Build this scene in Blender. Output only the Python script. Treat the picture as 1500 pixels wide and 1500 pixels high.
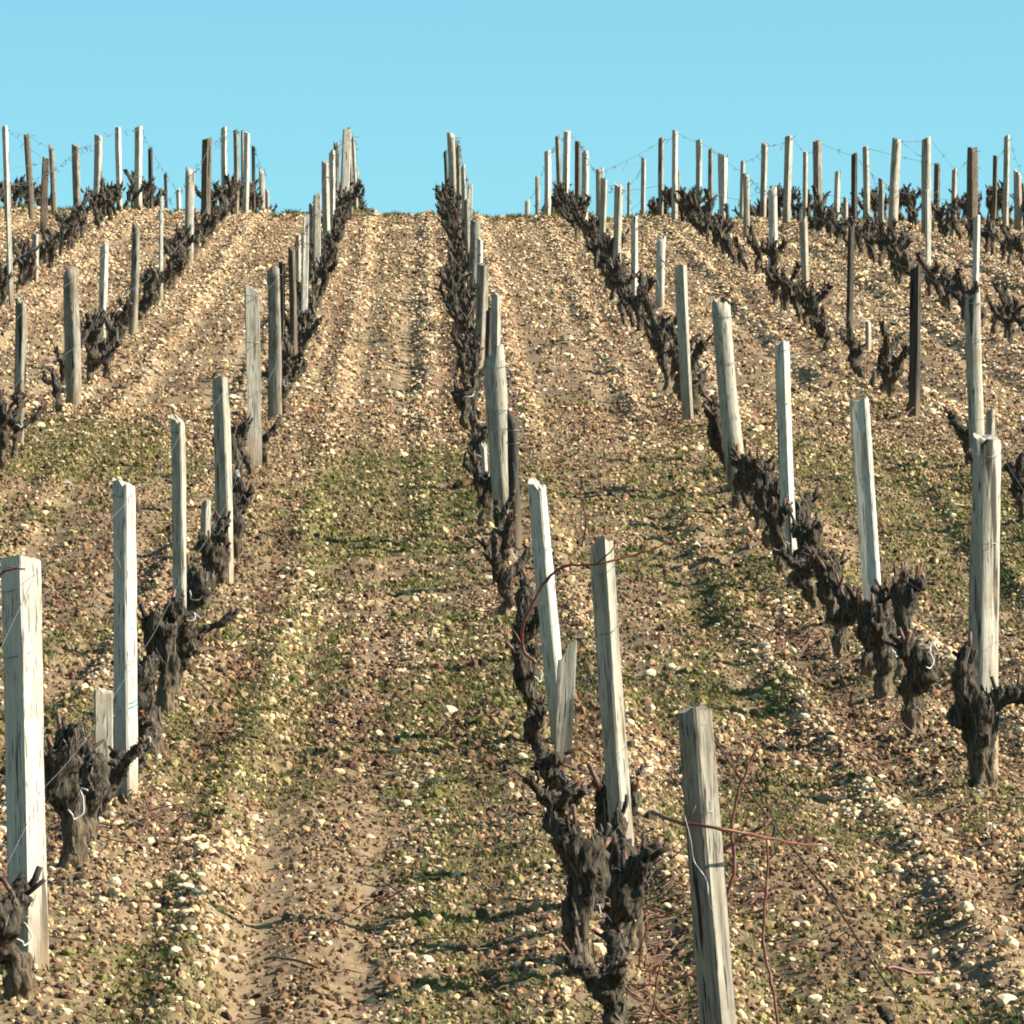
import bpy, bmesh, math, random
import numpy as np
from mathutils import Vector, Matrix
for o in list(bpy.data.objects): bpy.data.objects.remove(o)
C = bpy.context.scene.collection
SC = bpy.context.scene
rad = math.radians

# ------------------------------------------------------------------ camera, sky, sun, exposure
F = 9000.0                      # focal length in photograph pixels (1500 wide)
VX, HY = 615.0, 1400.0          # where a level ray straight up the rows meets the picture
cam_d = bpy.data.cameras.new('camera'); cam = bpy.data.objects.new('camera', cam_d); C.objects.link(cam)
cam_d.sensor_width = 36.0; cam_d.lens = 36.0 * F / 1500.0
cam_d.clip_start = 0.5; cam_d.clip_end = 3000
yaw = -math.atan((750 - VX) / F); pitch = math.atan((HY - 750) / F)
cam.rotation_euler = (math.pi / 2 + pitch, 0, yaw)
cam.location = (0, 0, 0)
SC.camera = cam
CM = cam.rotation_euler.to_matrix()
def ray(px, py):
    v = CM @ Vector((px - 750, 750 - py, -F)); v.normalize(); return v

SUN_EL, SUN_AZ = rad(32), rad(-10)          # azimuth from +X towards -Y (behind the camera)
sdir = Vector((math.cos(SUN_EL) * math.cos(SUN_AZ), math.cos(SUN_EL) * math.sin(SUN_AZ), math.sin(SUN_EL)))
sd = bpy.data.lights.new('sun', 'SUN'); sd.energy = 5.0; sd.angle = rad(0.53); sd.color = (1.0, 0.915, 0.79)
sun = bpy.data.objects.new('sun', sd); C.objects.link(sun)
sun.rotation_euler = sdir.to_track_quat('Z', 'Y').to_euler()
w = bpy.data.worlds.new('World'); SC.world = w; w.use_nodes = True
nt = w.node_tree; nt.nodes.clear()
sky = nt.nodes.new('ShaderNodeTexSky'); sky.sky_type = 'NISHITA'; sky.sun_disc = False
sky.sun_elevation = SUN_EL; sky.sun_rotation = math.atan2(sdir.x, sdir.y)
sky.air_density = 0.7; sky.dust_density = 1.0; sky.ozone_density = 1.0
tint = nt.nodes.new('ShaderNodeMix'); tint.data_type = 'RGBA'; tint.blend_type = 'MULTIPLY'
tint.inputs[0].default_value = 1.0; tint.inputs[7].default_value = (0.72, 1.19, 1.04, 1)
bg = nt.nodes.new('ShaderNodeBackground'); bg.inputs[1].default_value = 0.063
wo = nt.nodes.new('ShaderNodeOutputWorld')
nt.links.new(sky.outputs[0], tint.inputs[6]); nt.links.new(tint.outputs[2], bg.inputs[0]); nt.links.new(bg.outputs[0], wo.inputs[0])
SC.view_settings.view_transform = 'Standard'; SC.view_settings.look = 'None'
SC.view_settings.exposure = 1.55; SC.view_settings.gamma = 1.0
SC.render.engine = 'CYCLES'
SC.cycles.filter_width = 1.9
SC.cycles.max_bounces = 5

# ------------------------------------------------------------------ noise and terrain
def vnoise(x, y, seed, z=None):
    """smooth value noise on numpy arrays, -1..1"""
    xi = np.floor(x).astype(np.int64); yi = np.floor(y).astype(np.int64)
    fx = x - xi; fy = y - yi; fx = fx * fx * (3 - 2 * fx); fy = fy * fy * (3 - 2 * fy)
    def h(a, b):
        n = (a * 374761393 + b * 668265263 + seed * 1442695041) & 0xffffffff
        n = ((n ^ (n >> 13)) * 1274126177) & 0xffffffff
        n = n ^ (n >> 16)
        return (n & 0xffff) / 32767.5 - 1
    return (h(xi, yi) * (1 - fx) + h(xi + 1, yi) * fx) * (1 - fy) + (h(xi, yi + 1) * (1 - fx) + h(xi + 1, yi + 1) * fx) * fy
def vnoise3(p, s, seed):
    x, y, z = p[:, 0] * s, p[:, 1] * s, p[:, 2] * s
    k = np.floor(z).astype(int); f = z - k; f = f * f * (3 - 2 * f)
    return vnoise(x + k * 17.3, y + k * 5.1, seed) * (1 - f) + vnoise(x + (k + 1) * 17.3, y + (k + 1) * 5.1, seed) * f

PROF = [(13.2, 1720), (16, 1440), (18.2, 1300), (20.7, 1183), (25.7, 1002), (29, 925), (32, 862), (34.5, 790), (37, 722), (40, 668), (43, 628),
        (49, 560), (55, 503), (62, 450), (70, 394), (78, 352), (86, 323), (90, 314), (94, 311.5), (98, 319), (102, 333), (106, 352), (112, 385), (120, 432), (135, 510)]
pd_ = np.array([-200, -20, 0] + [p[0] for p in PROF] + [200, 400, 900])
pz_ = np.array([-24, -4.0, -2.0] + [p[0] * (HY - p[1]) / F for p in PROF] + [10.5, -6, -60])
dd = np.arange(-200, 900, 0.5); zz = np.interp(dd, pd_, pz_)
ker = np.exp(-0.5 * (np.arange(-8, 9) / 2.6) ** 2); ker /= ker.sum()
zz = np.convolve(np.pad(zz, 8, mode='edge'), ker, mode='valid')
def base_h(x, y):
    z = np.interp(y, dd, zz)
    s = np.clip((y - 55) / 35, 0, 1); s = s * s * (3 - 2 * s)
    return z - 0.013 * x * s
ROWS = {'L4': (-5.3, -6.0), 'L3': (-4.15, -4.3), 'L2': (-2.62, -2.72), 'L1': (-1.0, -1.07), 'C': (0.40, 0.46),
        'R1': (1.93, 2.15), 'R2': (3.5, 3.78), 'R3': (5.15, 5.45), 'R4': (6.85, 7.05), 'R5': (8.3, 8.6)}
def rowx(r, y):
    a, b = ROWS[r]; t = (y - 38) / 50.0
    t = np.clip(t, -0.1, 1.2)
    return a + (b - a) * t
ALLX = list(ROWS)
EXTRA = [-7.6, -9.2, -10.8, 10.2, 11.8]
def rowdist(x, y):
    """signed offset from nearest row line"""
    best = np.full(np.shape(x), 99.0)
    for r in ALLX:
        q = x - rowx(r, y); best = np.where(np.abs(q) < np.abs(best), q, best)
    for e in EXTRA:
        q = x - e; best = np.where(np.abs(q) < np.abs(best), q, best)
    return best
def relief(x, y):
    q = rowdist(x, y); a = np.abs(q)
    cross = np.exp(-((y - 40.5) / 3.0) ** 2)
    k = (1 - 0.7 * cross)
    z = 0.045 * np.exp(-(q / 0.2) ** 2) * k
    wob = 0.03 * vnoise(x * 0.3, y * 0.6, 3)
    k2 = k * (0.75 + 0.5 * vnoise(x * 0.7, y * 0.4, 4))
    k2 = k2 * (1 - 0.8 * np.exp(-((x - 0.03) / 0.2) ** 2) * (1 - sstep(28, 40, y)))
    z = z + 0.045 * np.exp(-((a - 0.36 + wob) / 0.065) ** 2) * k2 - 0.034 * np.exp(-((a - 0.53 + wob) / 0.085) ** 2) * k2 - 0.012 * np.exp(-((a - 0.2 + wob) / 0.05) ** 2) * k2
    z = z + 0.02 * vnoise(x * 0.8, y * 0.5, 11) + 0.008 * vnoise(x * 3.1, y * 1.9, 12) + 0.008 * vnoise(x * 7.3, y * 4.1, 13)
    rg = 0.8 + 0.5 * vnoise(x * 1.9, y * 0.8, 19)
    z = z + rg * (0.0095 * vnoise(x * 15, y * 8, 14) + 0.009 * np.abs(vnoise(x * 27, y * 12, 16)) + 0.006 * vnoise(x * 48, y * 19, 15))
    return z
def ground(x, y):
    x = np.asarray(x, float); y = np.asarray(y, float)
    return base_h(x, y) + relief(x, y)
def hit(px, py, dmax=94):
    r = ray(px, py); t = 8.0
    ts = np.arange(8, dmax + 4, 0.05); X = r.x * ts; Y = r.y * ts; Z = r.z * ts
    below = Z < base_h(X, Y)
    i = int(np.argmax(below)) if below.any() else len(ts) - 1
    return X[i], Y[i]
def at_d(px, d):
    r = ray(px, 700); return r.x / r.y * d, d

def sstep(a, b, v):
    t = np.clip((v - a) / (b - a), 0, 1); return t * t * (3 - 2 * t)
def bands(x, y):
    # lengthwise strips: stony light drift, bare wheel track, dark reddish strip beside and between the rows
    q = rowdist(x, y); a = np.abs(q) + 0.03 * vnoise(x * 0.3, y * 0.6, 3); k = 1 - 0.8 * np.exp(-((y - 40.5) / 3.0) ** 2)
    pn = sstep(-0.7, 0.4, vnoise(x * 1.3, y * 0.22, 51))
    stony = np.exp(-((a - 0.40) / 0.085) ** 2) * k * pn
    track = np.exp(-((a - 0.56) / 0.07) ** 2) * k * sstep(-0.6, 0.2, vnoise(x * 0.8, y * 0.18, 53))
    track = np.maximum(track, 0.9 * np.exp(-((x + 0.47) / 0.06) ** 2) * (1 - sstep(21, 26, y)))
    dark = k * (np.exp(-((a - 0.21) / 0.08) ** 2) * sstep(-0.6, 0.3, vnoise(x * 1.5, y * 0.35, 52)) + 0.8 * np.exp(-((a - 0.76) / 0.10) ** 2) * sstep(-0.5, 0.4, vnoise(x * 1.1, y * 0.25, 54)))
    return stony, track, np.clip(dark, 0, 1)
def grassmask(x, y):
    q = rowdist(x, y)
    n = 0.55 * vnoise(x * 0.9, y * 0.35, 21) + 0.35 * vnoise(x * 2.7, y * 1.1, 22) + 0.25 * vnoise(x * 9, y * 4, 23)
    base = -0.23 - 0.22 * np.exp(-((x + 0.22) / 0.16) ** 2) * (1 - sstep(28, 34, y)) + 0.42 * np.exp(-((y - 35.5) / 6.5) ** 2) + 0.18 * np.exp(-((y - 22) / 5) ** 2) - 0.25 * sstep(43, 50, y) + 0.42 * sstep(84, 92, y)
    base = base + 0.55 * np.exp(-((x + 0.56) / 0.10) ** 2) * sstep(22, 26, y) * (1 - sstep(36, 42, y)) + 0.4 * np.exp(-((x + 0.72) / 0.10) ** 2) * (1 - sstep(23, 28, y)) + 0.3 * np.exp(-((x - 0.12) / 0.12) ** 2) * (1 - sstep(36, 42, y)) + 0.25 * np.exp(-((x - 1.35) / 0.14) ** 2) * (1 - sstep(32, 42, y))
    base = base + 0.26 * np.exp(-((x - 0.95) / 0.3) ** 2) * (1 - sstep(22, 30, y))
    base = base - 0.20 * np.exp(-((x + 0.30) / 0.14) ** 2) * (1 - sstep(24, 34, y)) 
    base = base + 0.25 * sstep(-1.4, -2.2, x) * (1 - sstep(42, 46, y)) - 0.12 * np.exp(-(q / 0.15) ** 2)
    return (0.78 - 0.25 * sstep(-0.1, 0.5, vnoise(x * 23, y * 9, 24))) * sstep(-0.16, 0.42, n + base + 0.22 * vnoise(x * 31, y * 8, 25))

# ------------------------------------------------------------------ materials
def mat(name, rough=0.9):
    m = bpy.data.materials.new(name); m.use_nodes = True
    n = m.node_tree; b = n.nodes['Principled BSDF']; b.inputs['Roughness'].default_value = rough
    b.inputs['Specular IOR Level'].default_value = 0.25
    return m, n, b
def N(n, t, **k):
    o = n.nodes.new(t)
    for a, v in k.items():
        if a.startswith('i_'): o.inputs[int(a[2:])].default_value = v
        else: setattr(o, a, v)
    return o
def mixc(n, fac, a, b):
    m = n.nodes.new('ShaderNodeMix'); m.data_type = 'RGBA'
    for s, v in ((0, fac), (6, a), (7, b)):
        if isinstance(v, bpy.types.NodeSocket): n.links.new(v, m.inputs[s])
        elif isinstance(v, tuple): m.inputs[s].default_value = (*v, 1) if len(v) == 3 else v
        else: m.inputs[s].default_value = v
    return m.outputs[2]
def base(n, b, c):
    # overall reflectance level of a material's colour
    n.links.new(c_mul(n, c), b.inputs['Base Color'])
def c_mul(n, c):
    o = mixc(n, 1.0, c, (0.79, 0.79, 0.79)); o.node.blend_type = 'MULTIPLY'; return o
def ramp(n, src, p0, p1):
    r = n.nodes.new('ShaderNodeMapRange'); r.inputs[1].default_value = p0; r.inputs[2].default_value = p1
    n.links.new(src, r.inputs[0]); return r.outputs[0]
def noise(n, vec, scale, detail=4, rough=0.6):
    t = n.nodes.new('ShaderNodeTexNoise'); t.inputs['Scale'].default_value = scale; t.inputs['Detail'].default_value = detail
    t.inputs['Roughness'].default_value = rough
    if vec is not None: n.links.new(vec, t.inputs['Vector'])
    return t.outputs['Fac']
def bump(n, b, h, strength, dist):
    u = n.nodes.new('ShaderNodeBump'); u.inputs['Strength'].default_value = strength; u.inputs['Distance'].default_value = dist
    n.links.new(h, u.inputs['Height']); n.links.new(u.outputs[0], b.inputs['Normal'])

def ground_mat():
    m, n, b = mat('soil', 0.95)
    geo = n.nodes.new('ShaderNodeNewGeometry'); P = geo.outputs['Position']
    at = n.nodes.new('ShaderNodeAttribute'); at.attribute_name = 'cover'
    sep = n.nodes.new('ShaderNodeSeparateColor'); n.links.new(at.outputs['Color'], sep.inputs[0])
    c = mixc(n, ramp(n, noise(n, P, 2.2, 6), 0.35, 0.65), (0.10, 0.064, 0.033), (0.225, 0.150, 0.080))
    c = mixc(n, ramp(n, noise(n, P, 14, 5), 0.42, 0.66), c, (0.31, 0.22, 0.12))
    c = mixc(n, ramp(n, noise(n, P, 30, 4), 0.56, 0.72), c, (0.045, 0.028, 0.020))
    c = mixc(n, sep.outputs[2], c, mixc(n, noise(n, P, 25, 3), (0.37, 0.26, 0.15), (0.20, 0.135, 0.078)))
    c = mixc(n, sep.outputs[1], c, mixc(n, noise(n, P, 12, 4), (0.12, 0.066, 0.040), (0.06, 0.036, 0.025)))
    g = mixc(n, ramp(n, noise(n, P, 9, 5), 0.35, 0.65), (0.085, 0.088, 0.022), (0.20, 0.175, 0.055))
    c = mixc(n, sep.outputs[0], c, g)
    base(n, b, c)
    bump(n, b, noise(n, P, 45, 6, 0.7), 0.9, 0.012)
    return m
def vcol_mat(name, rough, bs=60, bd=0.004, spec=0.25, transl=0):
    m, n, b = mat(name, rough); b.inputs['Specular IOR Level'].default_value = spec
    at = n.nodes.new('ShaderNodeAttribute'); at.attribute_name = 'tone'
    geo = n.nodes.new('ShaderNodeNewGeometry')
    f = noise(n, geo.outputs['Position'], bs, 4)
    c = mixc(n, ramp(n, f, 0.35, 0.7), at.outputs['Color'], (0, 0, 0))
    mm = c.node; mm.blend_type = 'MULTIPLY'; mm.inputs[7].default_value = (0.72, 0.66, 0.58, 1)
    base(n, b, c)
    if bd: bump(n, b, f, 0.6, bd)
    return m
def wood_mat(name, light, dark, stain=0.5, crack=0.6):
    m, n, b = mat(name, 0.85)
    tc = n.nodes.new('ShaderNodeTexCoord'); oi = n.nodes.new('ShaderNodeObjectInfo')
    mp = n.nodes.new('ShaderNodeMapping'); mp.inputs['Scale'].default_value = (1, 1, 0.07)
    ad = N(n, 'ShaderNodeVectorMath', operation='ADD'); n.links.new(tc.outputs['Object'], ad.inputs[0])
    ml = N(n, 'ShaderNodeMath', operation='MULTIPLY'); n.links.new(oi.outputs['Random'], ml.inputs[0]); ml.inputs[1].default_value = 37
    n.links.new(ml.outputs[0], ad.inputs[1]); n.links.new(ad.outputs[0], mp.inputs[0])
    V = mp.outputs[0]
    g1 = noise(n, V, 55, 5, 0.65); g2 = noise(n, V, 160, 3, 0.6); bl = noise(n, ad.outputs[0], 6, 4)
    c = mixc(n, ramp(n, g1, 0.3, 0.72), light, dark)
    c = mixc(n, ramp(n, g2, 0.57, 0.64), c, tuple(v * 0.28 for v in dark))
    g3 = noise(n, V, 24, 3, 0.5); c = mixc(n, ramp(n, g3, 0.62, 0.66), c, tuple(v * 0.25 for v in dark))
    c = mixc(n, ramp(n, bl, 0.5, 0.8), c, (dark[0] * 1.05, dark[1], dark[2] * 0.85))
    sp = n.nodes.new('ShaderNodeSeparateXYZ'); n.links.new(tc.outputs['Object'], sp.inputs[0])
    lo = ramp(n, sp.outputs[2], 0.34, 0.04)
    lm = N(n, 'ShaderNodeMath', operation='MULTIPLY'); n.links.new(lo, lm.inputs[0]); n.links.new(ramp(n, bl, 0.2, 0.55), lm.inputs[1])
    l2 = N(n, 'ShaderNodeMath', operation='MULTIPLY'); n.links.new(lm.outputs[0], l2.inputs[0]); l2.inputs[1].default_value = stain
    c = mixc(n, l2.outputs[0], c, (0.26, 0.175, 0.095))
    base(n, b, c)
    bump(n, b, g1, crack, 0.006)
    return m
def bark_mat(name='bark'):
    m, n, b = mat(name, 0.92)
    tc = n.nodes.new('ShaderNodeTexCoord'); oi = n.nodes.new('ShaderNodeObjectInfo')
    mp = n.nodes.new('ShaderNodeMapping'); mp.inputs['Scale'].default_value = (1, 1, 0.22)
    ad = N(n, 'ShaderNodeVectorMath', operation='ADD'); n.links.new(tc.outputs['Object'], ad.inputs[0])
    n.links.new(oi.outputs['Random'], ad.inputs[1]); n.links.new(ad.outputs[0], mp.inputs[0])
    f1 = noise(n, mp.outputs[0], 70, 5, 0.7); f2 = noise(n, tc.outputs['Object'], 11, 4)
    c = mixc(n, ramp(n, f1, 0.38, 0.64), (0.011, 0.008, 0.007), (0.115, 0.088, 0.060))
    c = mixc(n, ramp(n, f2, 0.55, 0.75), c, (0.045, 0.043, 0.020))
    sp = n.nodes.new('ShaderNodeSeparateXYZ'); n.links.new(tc.outputs['Object'], sp.inputs[0])
    lo = ramp(n, sp.outputs[2], 0.17, -0.02)
    l2 = N(n, 'ShaderNodeMath', operation='MULTIPLY'); n.links.new(lo, l2.inputs[0]); n.links.new(ramp(n, f1, 0.3, 0.6), l2.inputs[1])
    c = mixc(n, l2.outputs[0], c, (0.27, 0.19, 0.11))
    base(n, b, c)
    bump(n, b, f1, 1.0, 0.012)
    return m
def plain(name, col, rough=0.7, bs=40, var=0.5, spec=0.3, metal=0):
    m, n, b = mat(name, rough); b.inputs['Specular IOR Level'].default_value = spec; b.inputs['Metallic'].default_value = metal
    tc = n.nodes.new('ShaderNodeTexCoord')
    f = noise(n, tc.outputs['Object'], bs, 4)
    c = mixc(n, ramp(n, f, 0.35, 0.7), col, tuple(v * var for v in col)); base(n, b, c)
    return m
M = dict(strip=None, soil=ground_mat(), stone=vcol_mat('limestone', 0.8), blade=vcol_mat('grass_blade', 0.7, 20, 0, 0.2), litter=vcol_mat('litter', 0.8, 40, 0, 0.2),
         pale=wood_mat('pale_weathered_wood', (0.48, 0.44, 0.37), (0.24, 0.205, 0.155), 0.8, 0.9),
         white=wood_mat('bleached_sawn_wood', (0.57, 0.54, 0.48), (0.38, 0.345, 0.285), 0.8, 0.5),
         grey=wood_mat('grey_split_wood', (0.37, 0.33, 0.265), (0.095, 0.078, 0.056), 0.6, 1.0),
         brown=wood_mat('brown_split_wood', (0.19, 0.145, 0.10), (0.07, 0.05, 0.033), 0.5, 0.9),
         dark=wood_mat('dark_split_wood', (0.085, 0.068, 0.053), (0.032, 0.026, 0.021), 0.4, 0.8),
         bark=bark_mat(), cane=plain('cane_bark', (0.19, 0.065, 0.045), 0.5, 60, 0.55), cut=plain('fresh_cut_wood', (0.38, 0.16, 0.07), 0.8, 80, 0.7), spur=plain('spur_bark', (0.20, 0.095, 0.065), 0.6, 60, 0.35), oldspur=plain('old_spur_bark', (0.04, 0.027, 0.02), 0.8, 60, 0.5), greycut=plain('grey_cut_wood', (0.15, 0.11, 0.08), 0.8, 60, 0.6),
         wire=plain('galvanised_wire', (0.30, 0.30, 0.29), 0.45, 30, 0.6, 0.5, 0.6), tie=plain('white_tie', (0.55, 0.55, 0.52), 0.6, 30, 0.85),
         twine=plain('green_twine', (0.07, 0.30, 0.21), 0.6, 30, 0.8), tendril=plain('dry_tendril', (0.06, 0.04, 0.03), 0.8),
         sleeve=plain('grey_sleeve', (0.24, 0.25, 0.24), 0.6, 20, 0.7))

M['strip'] = plain('peeling_bark_sunlit', (0.15, 0.125, 0.10), 0.85, 50, 0.45)  # loose bark strips, lighter grey so sunlit highlights are painted into their colour
# ------------------------------------------------------------------ mesh helpers
def mesh_np(name, V, Fc, material, smooth=True, tone=None, tonename='tone'):
    """V (n,3); Fc (m,3) or (m,4) int"""
    me = bpy.data.meshes.new(name); V = np.asarray(V, np.float32); Fc = np.asarray(Fc, np.int32); k = Fc.shape[1]
    me.vertices.add(len(V)); me.vertices.foreach_set('co', V.ravel())
    me.loops.add(Fc.size); me.loops.foreach_set('vertex_index', Fc.ravel())
    me.polygons.add(len(Fc)); me.polygons.foreach_set('loop_start', np.arange(0, Fc.size, k, dtype=np.int32))
    me.polygons.foreach_set('use_smooth', np.full(len(Fc), smooth))
    if tone is not None:
        a = me.color_attributes.new(tonename, 'FLOAT_COLOR', 'POINT')
        t = np.ones((len(V), 4), np.float32); t[:, :3] = tone; a.data.foreach_set('color', t.ravel())
    me.update(); me.validate()
    if material: me.materials.append(material)
    return me
def link(name, me, parent=None, loc=None, **props):
    o = bpy.data.objects.new(name, me); C.objects.link(o)
    if parent is not None: o.parent = parent
    if loc is not None: o.location = loc
    for k, v in props.items(): o[k] = v
    return o
class MB:
    """collects tubes into one mesh"""
    def __init__(s): s.V = []; s.F = []; s.n = 0; s.mi = []
    def add(s, V, Fc, mi=0): 
        s.V.append(V); s.F += [tuple(i + s.n for i in f) for f in Fc]; s.mi += [mi] * len(Fc); s.n += len(V)
    def tube(s, pts, rs, k=6, mi=0, jit=0, rng=None, cap=True, capmi=None):
        pts = [Vector(p) for p in pts]; n = len(pts)
        if not hasattr(rs, '__len__'): rs = [rs] * n
        t0 = (pts[1] - pts[0]).normalized(); a = Vector((1, 0, 0)) if abs(t0.x) < 0.8 else Vector((0, 1, 0))
        u = t0.cross(a).normalized(); V = []
        for i, p in enumerate(pts):
            t = (pts[min(i + 1, n - 1)] - pts[max(i - 1, 0)]).normalized()
            u = (u - t * u.dot(t)).normalized(); v = t.cross(u)
            for j in range(k):
                an = 2 * math.pi * j / k; r = rs[i] * (1 + (rng.uniform(-jit, jit) if jit else 0))
                V.append(p + u * (r * math.cos(an)) + v * (r * math.sin(an)))
        Fc = [(i * k + j, i * k + (j + 1) % k, (i + 1) * k + (j + 1) % k, (i + 1) * k + j) for i in range(n - 1) for j in range(k)]
        s.add(V, Fc, mi)
        if cap:
            b = s.n - len(V)
            s.F.append(tuple(b + j for j in reversed(range(k)))); s.mi.append(mi)
            s.F.append(tuple(b + (n - 1) * k + j for j in range(k))); s.mi.append(mi if capmi is None else capmi)
    def mesh(s, name, mats, smooth=True):
        me = bpy.data.meshes.new(name); me.from_pydata([tuple(v) for part in s.V for v in part], [], s.F)
        for m in mats: me.materials.append(m)
        me.polygons.foreach_set('material_index', s.mi); me.polygons.foreach_set('use_smooth', [smooth and len(f) < 5 for f in s.F])
        me.update(); return me
def smoothpath(pts, m=5):
    """Catmull-Rom through pts"""
    P = [Vector(p) for p in pts]; P = [2 * P[0] - P[1]] + P + [2 * P[-1] - P[-2]]; out = []
    for i in range(1, len(P) - 2):
        a, b, c, d = P[i - 1:i + 3]
        for j in range(m):
            t = j / m
            out.append(0.5 * ((2 * b) + (c - a) * t + (2 * a - 5 * b + 4 * c - d) * t * t + (3 * b - a - 3 * c + d) * t ** 3))
    out.append(P[-2]); return out

# ------------------------------------------------------------------ the ground sheet
ys = [-60.0, -40, -25, -15, -8, -3, 1, 4, 7, 9, 10.5, 11.8]
while ys[-1] < 104: ys.append(ys[-1] * (1 + (0.0026 if ys[-1] > 12.5 else 0.01)))
while ys[-1] < 800: ys.append(ys[-1] * 1.03)
ys = np.array(ys)
us = list(np.arange(-0.095, 0.1251, 0.00062))
st = 0.0008; a = us[0]; lo = []
while a > -4: a -= st; st *= 1.07; lo.append(a)
st = 0.0008; a = us[-1]; hi = []
while a < 4: a += st; st *= 1.07; hi.append(a)
us = np.array(lo[::-1] + us + hi)
Yg, Ug = np.meshgrid(ys, us, indexing='ij'); Xg = Ug * np.maximum(Yg, 12.0)
Zg = ground(Xg, Yg)
nr, nc = Xg.shape
idx = np.arange(nr * nc).reshape(nr, nc)
Fq = np.stack([idx[:-1, :-1], idx[:-1, 1:], idx[1:, 1:], idx[1:, :-1]], -1).reshape(-1, 4)
gm = grassmask(Xg, Yg)
q = np.abs(rowdist(Xg, Yg))
Bs, Bt, Bd = bands(Xg, Yg)
redd = 0.9 * np.clip(0.9 * Bd * (0.6 + 0.4 * vnoise(Xg * 6, Yg * 2, 31)) + 0.5 * sstep(0.35, 0.8, vnoise(Xg * 3.5, Yg * 1.5, 32)), 0, 1) * 0.75
tan = np.clip(0.30 + 0.55 * sstep(42, 50, Yg) - 0.25 * np.exp(-((q - 0.75) / 0.18) ** 2), 0, 1) * sstep(-0.6, 0.5, vnoise(Xg * 1.4, Yg * 0.5, 33) + 0.3 * vnoise(Xg * 8, Yg * 4, 34))
tan = np.clip(tan + 0.55 * np.exp(-((Xg + 0.42) / 0.09) ** 2) * (1 - sstep(19, 26, Yg)), 0, 1)
tan = np.clip(tan * (1 - 0.8 * Bd) + 0.6 * Bs + 0.35 * Bt, 0, 1); gm = gm * (1 - 0.6 * Bd) * (1 - 0.7 * Bt)
tone = np.stack([gm, redd, tan], -1).reshape(-1, 3)
gme = mesh_np('ground', np.stack([Xg, Yg, Zg], -1).reshape(-1, 3), Fq, M['soil'], True, tone, 'cover')
GR = link('ground', gme, kind='structure')

# ------------------------------------------------------------------ stones
rs = np.random.RandomState(5)
def ico(sub):
    bm = bmesh.new(); bmesh.ops.create_icosphere(bm, subdivisions=sub, radius=1)
    V = np.array([v.co[:] for v in bm.verts]); Fc = np.array([[v.index for v in f.verts] for f in bm.faces]); bm.free(); return V, Fc
OCT = (np.array([[1, 0, 0], [-1, 0, 0], [0, 1, 0], [0, -1, 0], [0, 0, 1], [0, 0, -1.]]), np.array([[0, 2, 4], [2, 1, 4], [1, 3, 4], [3, 0, 4], [2, 0, 5], [1, 2, 5], [3, 1, 5], [0, 3, 5]]))
def stone_tones(n, d):
    k = rs.rand(n)
    c = np.empty((n, 3)); v = rs.uniform(0.75, 1.12, n)[:, None]
    pal = np.array([[0.78, 0.54, 0.32], [0.80, 0.63, 0.42], [0.62, 0.38, 0.22], [0.76, 0.65, 0.46], [0.46, 0.32, 0.20], [0.20, 0.12, 0.065], [0.34, 0.30, 0.26]])
    w_ = np.array([.22, .20, .15, .10, .14, .15, .04]); i = np.searchsorted(np.cumsum(w_ / w_.sum()), k)
    return np.clip(pal[np.minimum(i, 6)] * v * 1.0, 0, 0.80)
def scatter(n, y0, y1, u0=-0.100, u1=0.128):
    y = np.sqrt(rs.uniform(y0 * y0, y1 * y1, n)); u = rs.uniform(u0, u1, n); return u * y, y
def rotm(n, tilt):
    a = rs.uniform(0, 2 * np.pi, n); b = rs.normal(0, tilt, n); c = rs.normal(0, tilt, n)
    ca, sa, cb, sb, cc, sc_ = np.cos(a), np.sin(a), np.cos(b), np.sin(b), np.cos(c), np.sin(c); z = np.zeros(n); o = np.ones(n)
    Rz = np.array([[ca, -sa, z], [sa, ca, z], [z, z, o]]).transpose(2, 0, 1)
    Rx = np.array([[o, z, z], [z, cb, -sb], [z, sb, cb]]).transpose(2, 0, 1)
    Ry = np.array([[cc, z, sc_], [z, o, z], [-sc_, z, cc]]).transpose(2, 0, 1)
    return Rx @ Ry @ Rz
def stone_mesh_arrays(x, y, r, base, jit):
    V0, F0 = base; n = len(x)
    S = np.stack([r * rs.uniform(0.8, 1.5, n), r * rs.uniform(0.7, 1.1, n), r * rs.uniform(0.45, 0.85, n)], 1)
    P = V0[None] * (1 + rs.uniform(-jit, jit, (n, len(V0), 1)))
    P = P * S[:, None, :]; P = np.einsum('nij,nkj->nki', rotm(n, 0.35), P)
    P[:, :, 0] += x[:, None]; P[:, :, 1] += y[:, None]; P[:, :, 2] += (ground(x, y) + r * 0.22)[:, None]
    Fc = (F0[None] + (np.arange(n) * len(V0))[:, None, None]).reshape(-1, 3)
    return P.reshape(-1, 3), Fc
def density(x, y):
    g = grassmask(x, y); q = np.abs(rowdist(x, y))
    d = 0.50 + 0.55 * sstep(42, 47, y) * (1 - 0.6 * sstep(88, 93, y)) - 0.35 * g
    d = d * (0.55 + 0.9 * sstep(-0.5, 0.6, vnoise(x * 1.6, y * 0.6, 41) + 0.5 * vnoise(x * 5, y * 2.5, 42)))
    d = d * (1 - 0.45 * np.exp(-((q - 0.78) / 0.14) ** 2)) * (1 + 0.8 * np.exp(-((q - 0.38) / 0.07) ** 2))
    d = d * (1 - 0.7 * np.exp(-((x + 0.42) / 0.08) ** 2) * (1 - sstep(19, 25, y)))
    s1, t1, d1 = bands(x, y)
    d = d * (1 + 1.3 * s1) * (1 - 0.72 * d1) * (1 - 0.75 * t1)
    return np.clip(d, 0.02, 1.8) / 1.8
parts = []
sx, sy, sr = [], [], []
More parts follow.
